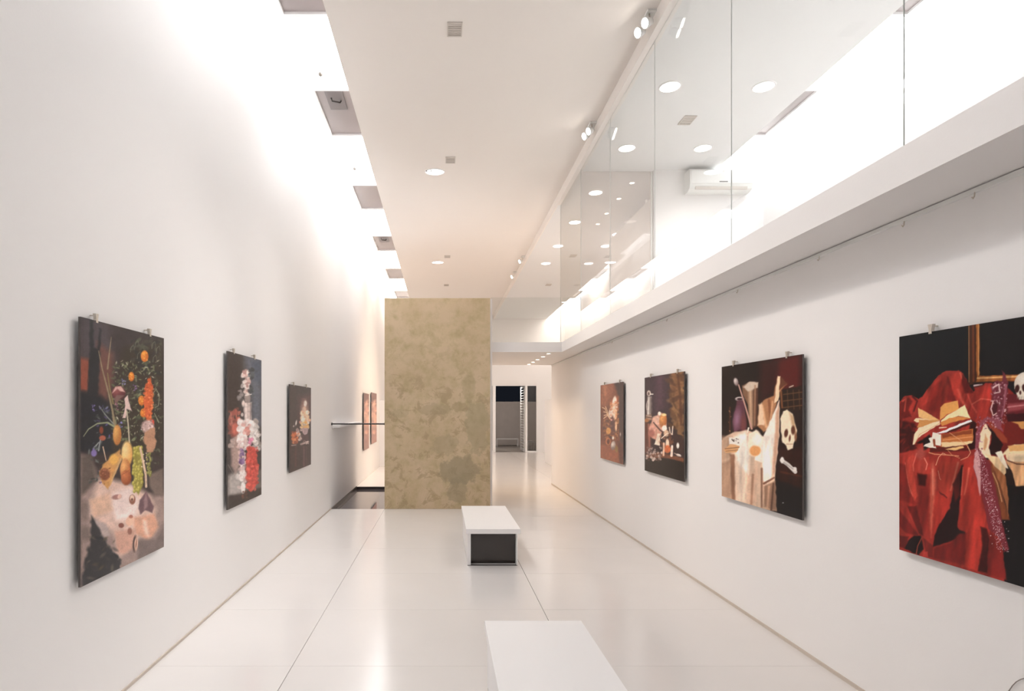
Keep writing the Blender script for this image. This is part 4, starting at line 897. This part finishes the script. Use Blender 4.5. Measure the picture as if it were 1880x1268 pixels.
def paint_dark_banquet(c):
    c.frame(1080, 670, 5.51)
    c.fill((50, 34, 38))
    c.poly([(570, 130), (840, 90), (830, 520), (640, 520), (570, 300)], (62, 46, 54), 60); c.poly([(680, 110), (760, 100), (760, 400), (690, 480)], (84, 58, 70), 60)
    c.poly([(840, 90), (965, 60), (965, 760), (880, 640), (830, 500), (850, 330), (830, 200)], (128, 92, 60), 24, 1, 18); c.spray(840, 90, 965, 640, 60, 8, 30, [(156, 116, 74), (96, 62, 38), (132, 88, 56), (74, 44, 32)], 3, 12, .7); c.line([(905, 100), (930, 300), (940, 600)], 14, (84, 46, 30), 20, 20)
    c.poly([(565, 560), (630, 600), (640, 850), (565, 900)], (96, 54, 44), 24); c.line([(610, 600), (620, 820)], 16, (160, 100, 84), 20, 14)
    c.poly([(570, 930), (965, 960), (965, 1190), (570, 1075)], (24, 17, 18), 16)
    c.poly([(580, 900), (700, 880), (965, 940), (965, 980), (780, 940), (590, 940)], (118, 68, 44), 12)
    c.spray(590, 830, 760, 970, 70, 5, 14, [(186, 162, 150), (132, 106, 98), (90, 60, 54), (208, 190, 180)], 1, 5)
    # jug
    c.ell(613, 285, 20, 30, (196, 182, 172), 0, 6); c.ell(612, 288, 9, 15, (90, 66, 62), 0, 6); c.line([(632, 294), (655, 294)], 14, (224, 216, 208), 10, 6)
    c.poly([(600, 320), (640, 320), (646, 420), (640, 520), (590, 520), (585, 420)], (150, 136, 130), 8); c.line([(612, 330), (606, 500)], 12, (222, 214, 206), 14, 10); c.line([(635, 330), (638, 500)], 8, (88, 70, 68), 8, 8); c.line([(600, 360), (588, 400), (592, 450)], 5, (200, 190, 184), 5, 5)
    c.poly([(580, 500), (645, 500), (640, 560), (580, 570)], (128, 98, 82), 10); c.line([(590, 510), (640, 520)], 7, (214, 190, 170), 7, 6); c.line([(590, 540), (640, 545)], 7, (196, 160, 136), 7, 6); c.ell(590, 560, 26, 18, (170, 110, 60), 0, 10)
    # game, fruit and cups
    c.poly([(650, 530), (720, 480), (785, 500), (790, 620), (700, 760), (640, 740), (620, 640)], (206, 150, 128), 14, 1, 10); c.ell(690, 560, 40, 46, (226, 180, 158), 0, 16); c.ell(757, 560, 38, 70, (224, 156, 84), 6, 10, 1, (176, 100, 44)); c.ell(765, 502, 26, 14, (240, 210, 150), 0, 8); c.ell(720, 490, 16, 20, (240, 226, 210), 0, 8)
    c.ell(650, 640, 34, 40, (218, 160, 140), 0, 14); c.ell(640, 690, 30, 40, (170, 104, 90), 0, 14); c.line([(660, 580), (720, 650), (780, 700)], 10, (74, 40, 36), 14, 8); c.poly([(700, 690), (728, 690), (722, 815), (668, 800)], (236, 214, 192), 8); c.ell(770, 640, 26, 32, (240, 226, 212), 0, 10)
    c.line([(820, 630), (830, 690), (850, 700)], 12, (214, 196, 176), 12, 8); c.line([(855, 620), (850, 690)], 10, (222, 206, 188), 12, 8); c.ell(790, 690, 28, 34, (206, 170, 140), 0, 14); c.line([(740, 740), (800, 690), (850, 700)], 10, (230, 210, 190), 10, 6); c.spray(720, 700, 860, 820, 26, 8, 18, [(120, 72, 50), (84, 44, 34), (176, 124, 90)], 1, 8)
    c.ell(800, 790, 18, 44, (232, 206, 180), 0, 8); c.ell(800, 850, 36, 40, (206, 104, 54), 0, 12); c.line([(765, 790), (762, 910)], 18, (232, 190, 160), 20, 8); c.line([(848, 820), (842, 915)], 22, (230, 208, 190), 26, 8); c.ell(906, 810, 14, 30, (232, 224, 214), 0, 8); c.ell(915, 910, 26, 12, (226, 216, 206), 20, 8); c.line([(870, 890), (935, 925)], 7, (196, 170, 150), 5, 5)
    c.poly([(860, 700), (965, 720), (965, 900), (870, 880)], (58, 34, 32), 24, .7); c.ell(906, 815, 14, 28, (232, 224, 214), 0, 8)
    c.grain(.08, 16, 3)

def paint_rust_still_life(c):
    c.frame(1095, 690, 7.46)
    c.fill((122, 70, 48))
    c.poly([(50, 120), (240, 90), (230, 260), (120, 420), (50, 420)], (150, 88, 62), 60); c.line([(120, 140), (120, 260)], 40, (182, 118, 84), 30, 40)
    c.poly([(235, 80), (370, 60), (370, 960), (320, 900), (300, 500), (300, 280)], (74, 58, 54), 30); c.poly([(50, 940), (370, 960), (370, 1210), (50, 1130)], (150, 84, 56), 40); c.poly([(280, 880), (370, 940), (370, 1210), (320, 1190)], (92, 54, 44), 30); c.poly([(50, 480), (110, 500), (120, 880), (50, 900)], (112, 62, 46), 40)
    c.poly([(200, 330), (300, 280), (300, 440), (200, 520)], (176, 92, 56), 40)
    c.ell(247, 350, 28, 74, (240, 220, 204), 6, 12); c.ell(215, 470, 36, 70, (238, 214, 196), 30, 16); c.ell(200, 520, 30, 50, (230, 206, 192), 10, 14); c.ell(265, 540, 16, 110, (226, 170, 120), 4, 16); c.ell(240, 520, 14, 80, (240, 214, 190), 0, 14)
    c.spray(185, 350, 300, 600, 50, 6, 16, [(240, 224, 210), (196, 116, 74), (226, 180, 140), (214, 140, 90)], 1.5, 7, .8)
    for p in ([(80, 430), (120, 450), (165, 560)], [(125, 420), (150, 480), (175, 570)], [(100, 490), (140, 500), (180, 580)], [(105, 540), (140, 530), (190, 590)], [(100, 580), (140, 550)]): c.line(p, 10, (226, 190, 152), 8, 6)
    c.spray(100, 600, 300, 850, 90, 7, 18, [(134, 82, 46), (96, 56, 36), (170, 110, 60), (74, 46, 42), (196, 140, 92)], 1.4, 8)
    c.ell(225, 680, 30, 110, (84, 54, 58), 0, 24, .8); c.ell(268, 690, 14, 70, (230, 190, 150), 0, 12); c.ell(165, 750, 34, 46, (210, 150, 80), 0, 16); c.ell(205, 600, 14, 14, (224, 160, 150), 0, 8)
    c.ell(160, 895, 34, 52, (186, 112, 66), 0, 10); c.ell(163, 898, 20, 34, (96, 48, 34), 0, 10)
    c.ell(228, 848, 14, 22, (236, 224, 212), 0, 7); c.ell(230, 950, 32, 62, (226, 216, 206), 8, 10, 1, (150, 134, 128)); c.ell(225, 990, 24, 22, (120, 96, 92), 0, 12, .6); c.ell(275, 1000, 20, 46, (142, 110, 56), 0, 12); c.ell(328, 800, 8, 26, (170, 156, 150), 0, 8)
    c.grain(.08, 20, 3)

def paint_far(c, x0, w):
    c.frame(0, 0, 1)
    c.fill((150, 114, 104))
    c.poly([(x0 - 5, 700), (x0 + w + 5, 700), (x0 + w + 5, 742), (x0 - 5, 742)], (122, 84, 76), 8)
    c.ell(x0 + w * .6, 768, w * .45, 20, (214, 160, 134), 0, 6); c.ell(x0 + w * .55, 750, w * .3, 10, (196, 140, 120), 0, 5); c.ell(x0 + w * .5, 800, w * .5, 14, (160, 110, 96), 0, 6)
    c.spray(x0, 735, x0 + w, 800, 26, 1, 2.4, [(226, 176, 150), (130, 84, 72), (200, 130, 100)], 1.6, 1.5, .7)
    c.grain(.06, 6, 3)

M['print'] = bpy.data.materials.new('glossy_photo_print'); M['print'].use_nodes = True
_nt = M['print'].node_tree; _b = _nt.nodes['Principled BSDF']
_at = _nt.nodes.new('ShaderNodeAttribute'); _at.attribute_name = 'ink'
_tc = _nt.nodes.new('ShaderNodeTexCoord'); _nz = _nt.nodes.new('ShaderNodeTexNoise'); _nz.inputs['Scale'].default_value = 220
_nt.links.new(_tc.outputs['Object'], _nz.inputs['Vector'])
_mr = _nt.nodes.new('ShaderNodeMapRange'); _mr.inputs['To Min'].default_value = 0.30; _mr.inputs['To Max'].default_value = 0.38
_nt.links.new(_nz.outputs['Fac'], _mr.inputs['Value']); _nt.links.new(_mr.outputs[0], _b.inputs['Roughness'])
_nt.links.new(_at.outputs['Color'], _b.inputs['Base Color']); _b.inputs['Specular IOR Level'].default_value = 0.22

STAND, THICK = 0.036, 0.012
def art_print(side, xa, xb, xr, yt, yb, nu, nv, painter, label, clips):
    """side -1 left wall, +1 right wall; xa, xb: the print's upright edges in the photograph, yt and yb its top and bottom at xr."""
    wall = XL if side < 0 else XR
    Xf = wall - side * STAND
    dep = lambda px: FPX * Xf / (px - VPX)
    ya, yb_ = sorted((dep(xa), dep(xb)))
    zt, zb = EYE - (yt - VPY) * dep(xr) / FPX, EYE - (yb - VPY) * dep(xr) / FPX
    t = thing('art_print', label, 'art print', (wall, (ya + yb_) / 2, zb), 'still-life prints on the gallery walls')
    lo, hi = sorted((Xf + side * 0.0006, Xf + side * THICK))
    box('backing_panel', (lo, hi), (ya, yb_), (zb, zt), M['board'], t)
    blk = sorted((hi if side > 0 else lo, wall))
    for yy in (ya + 0.12, yb_ - 0.18):
        for zz in (zb + 0.15, zt - 0.25): box('spacer', blk, (yy, yy + 0.06), (zz, zz + 0.1), M['wall'], t)
    Y, Z = np.meshgrid(np.linspace(ya, yb_, nu), np.linspace(zb, zt, nv))
    Y, Z = Y.ravel(), Z.ravel()
    cv = Canvas(VPX + FPX * Xf / Y, VPY + FPX * (EYE - Z) / Y); painter(cv)
    rgb = np.clip(cv.c / 255.0, 0, 1)
    linc = np.where(rgb <= 0.04045, rgb / 12.92, ((rgb + 0.055) / 1.055) ** 2.4)
    grey = linc.mean(1, keepdims=True); linc = np.clip((linc * 0.93 + grey * 0.07) * 1.14, 0, 0.93)
    co = np.stack([np.full(Y.size, Xf - wall), Y - (ya + yb_) / 2, Z - zb], 1).astype(np.float32)
    i = np.arange(nu * nv).reshape(nv, nu)
    q = np.stack([i[:-1, :-1], i[:-1, 1:], i[1:, 1:], i[1:, :-1]], -1).reshape(-1, 4)
    if side > 0: q = q[:, ::-1]
    me = bpy.data.meshes.new('print_face')
    me.vertices.add(len(co)); me.vertices.foreach_set('co', co.ravel())
    me.loops.add(q.size); me.loops.foreach_set('vertex_index', q.ravel().astype(np.int32))
    me.polygons.add(len(q)); me.polygons.foreach_set('loop_start', np.arange(0, q.size, 4, dtype=np.int32))
    me.update(calc_edges=True)
    at = me.color_attributes.new('ink', 'FLOAT_COLOR', 'POINT')
    at.data.foreach_set('color', np.concatenate([linc, np.ones((len(co), 1))], 1).astype(np.float32).ravel())
    me.materials.append(M['print'])
    o = bpy.data.objects.new('print_face', me); COL.objects.link(o); o.parent = t
    for px in clips:
        y = dep(px); h = 0.036
        bm = bmesh.new()
        pr = [(-0.009, -0.010), (0.009, -0.010), (0.007, 0.010), (0.014, h), (-0.014, h), (-0.007, 0.010)]
        x0, x1 = sorted((Xf - side * 0.002, Xf + side * 0.014))
        A = [bm.verts.new((x0, y + u, zt + v)) for u, v in pr]; B = [bm.verts.new((x1, y + u, zt + v)) for u, v in pr]
        for k in range(6): j = (k + 1) % 6; bm.faces.new((A[k], A[j], B[j], B[k]))
        bm.faces.new(A); bm.faces.new(B[::-1])
        cl = mesh_obj('hanging_clip', bm, M['steel'], t)
        cyl('nail', (wall, y, zt + h - 0.008), (x0 if side > 0 else x1, y, zt + h - 0.008), 0.0035, M['steel'], cl, n=8)

art_print(-1, 148, 301, 148, 581, 1078, 170, 420, paint_flowers_and_fruit, 'tall print of flowers, pears and grapes nearest on the left wall', (178, 276))
art_print(-1, 418, 480, 418, 644, 936, 100, 300, paint_pale_flowers, 'narrow-looking print of pale and red flowers in a tall vase on left wall', (430, 468))
art_print(-1, 532, 571, 532, 705, 868, 76, 190, paint_fruit_dish, 'dark print of a glowing fruit dish, third on the left wall', (540, 563))
art_print(-1, 668, 677.5, 668, 721, 827, 26, 110, lambda c: paint_far(c, 668, 9.5), 'pinkish print on the left wall beyond the pool, nearer of two', ())
art_print(-1, 682, 691.5, 682, 720, 815, 26, 110, lambda c: paint_far(c, 682, 9.5), 'pinkish print on the left wall beyond the pool, farther of two', ())
art_print(1, 1651, 2141, 1651, 618, 1008.5, 420, 400, paint_red_drapery, 'print of red drapery, open book and skull nearest on the right wall', (1708, 1960))
art_print(1, 1325, 1473, 1473, 650, 955, 210, 320, paint_skull_and_vase, 'print of a skull beside pale drapery and purple vase, second on right wall', (1346, 1444))
art_print(1, 1183.5, 1256, 1256, 681.5, 884.5, 120, 230, paint_dark_banquet, 'dark print of a banquet table with silver jug on the right wall', (1194, 1243))
art_print(1, 1102.5, 1144, 1144, 700.5, 852.5, 84, 190, paint_rust_still_life, 'rust-brown still-life print farthest along the right wall', (1109, 1137))
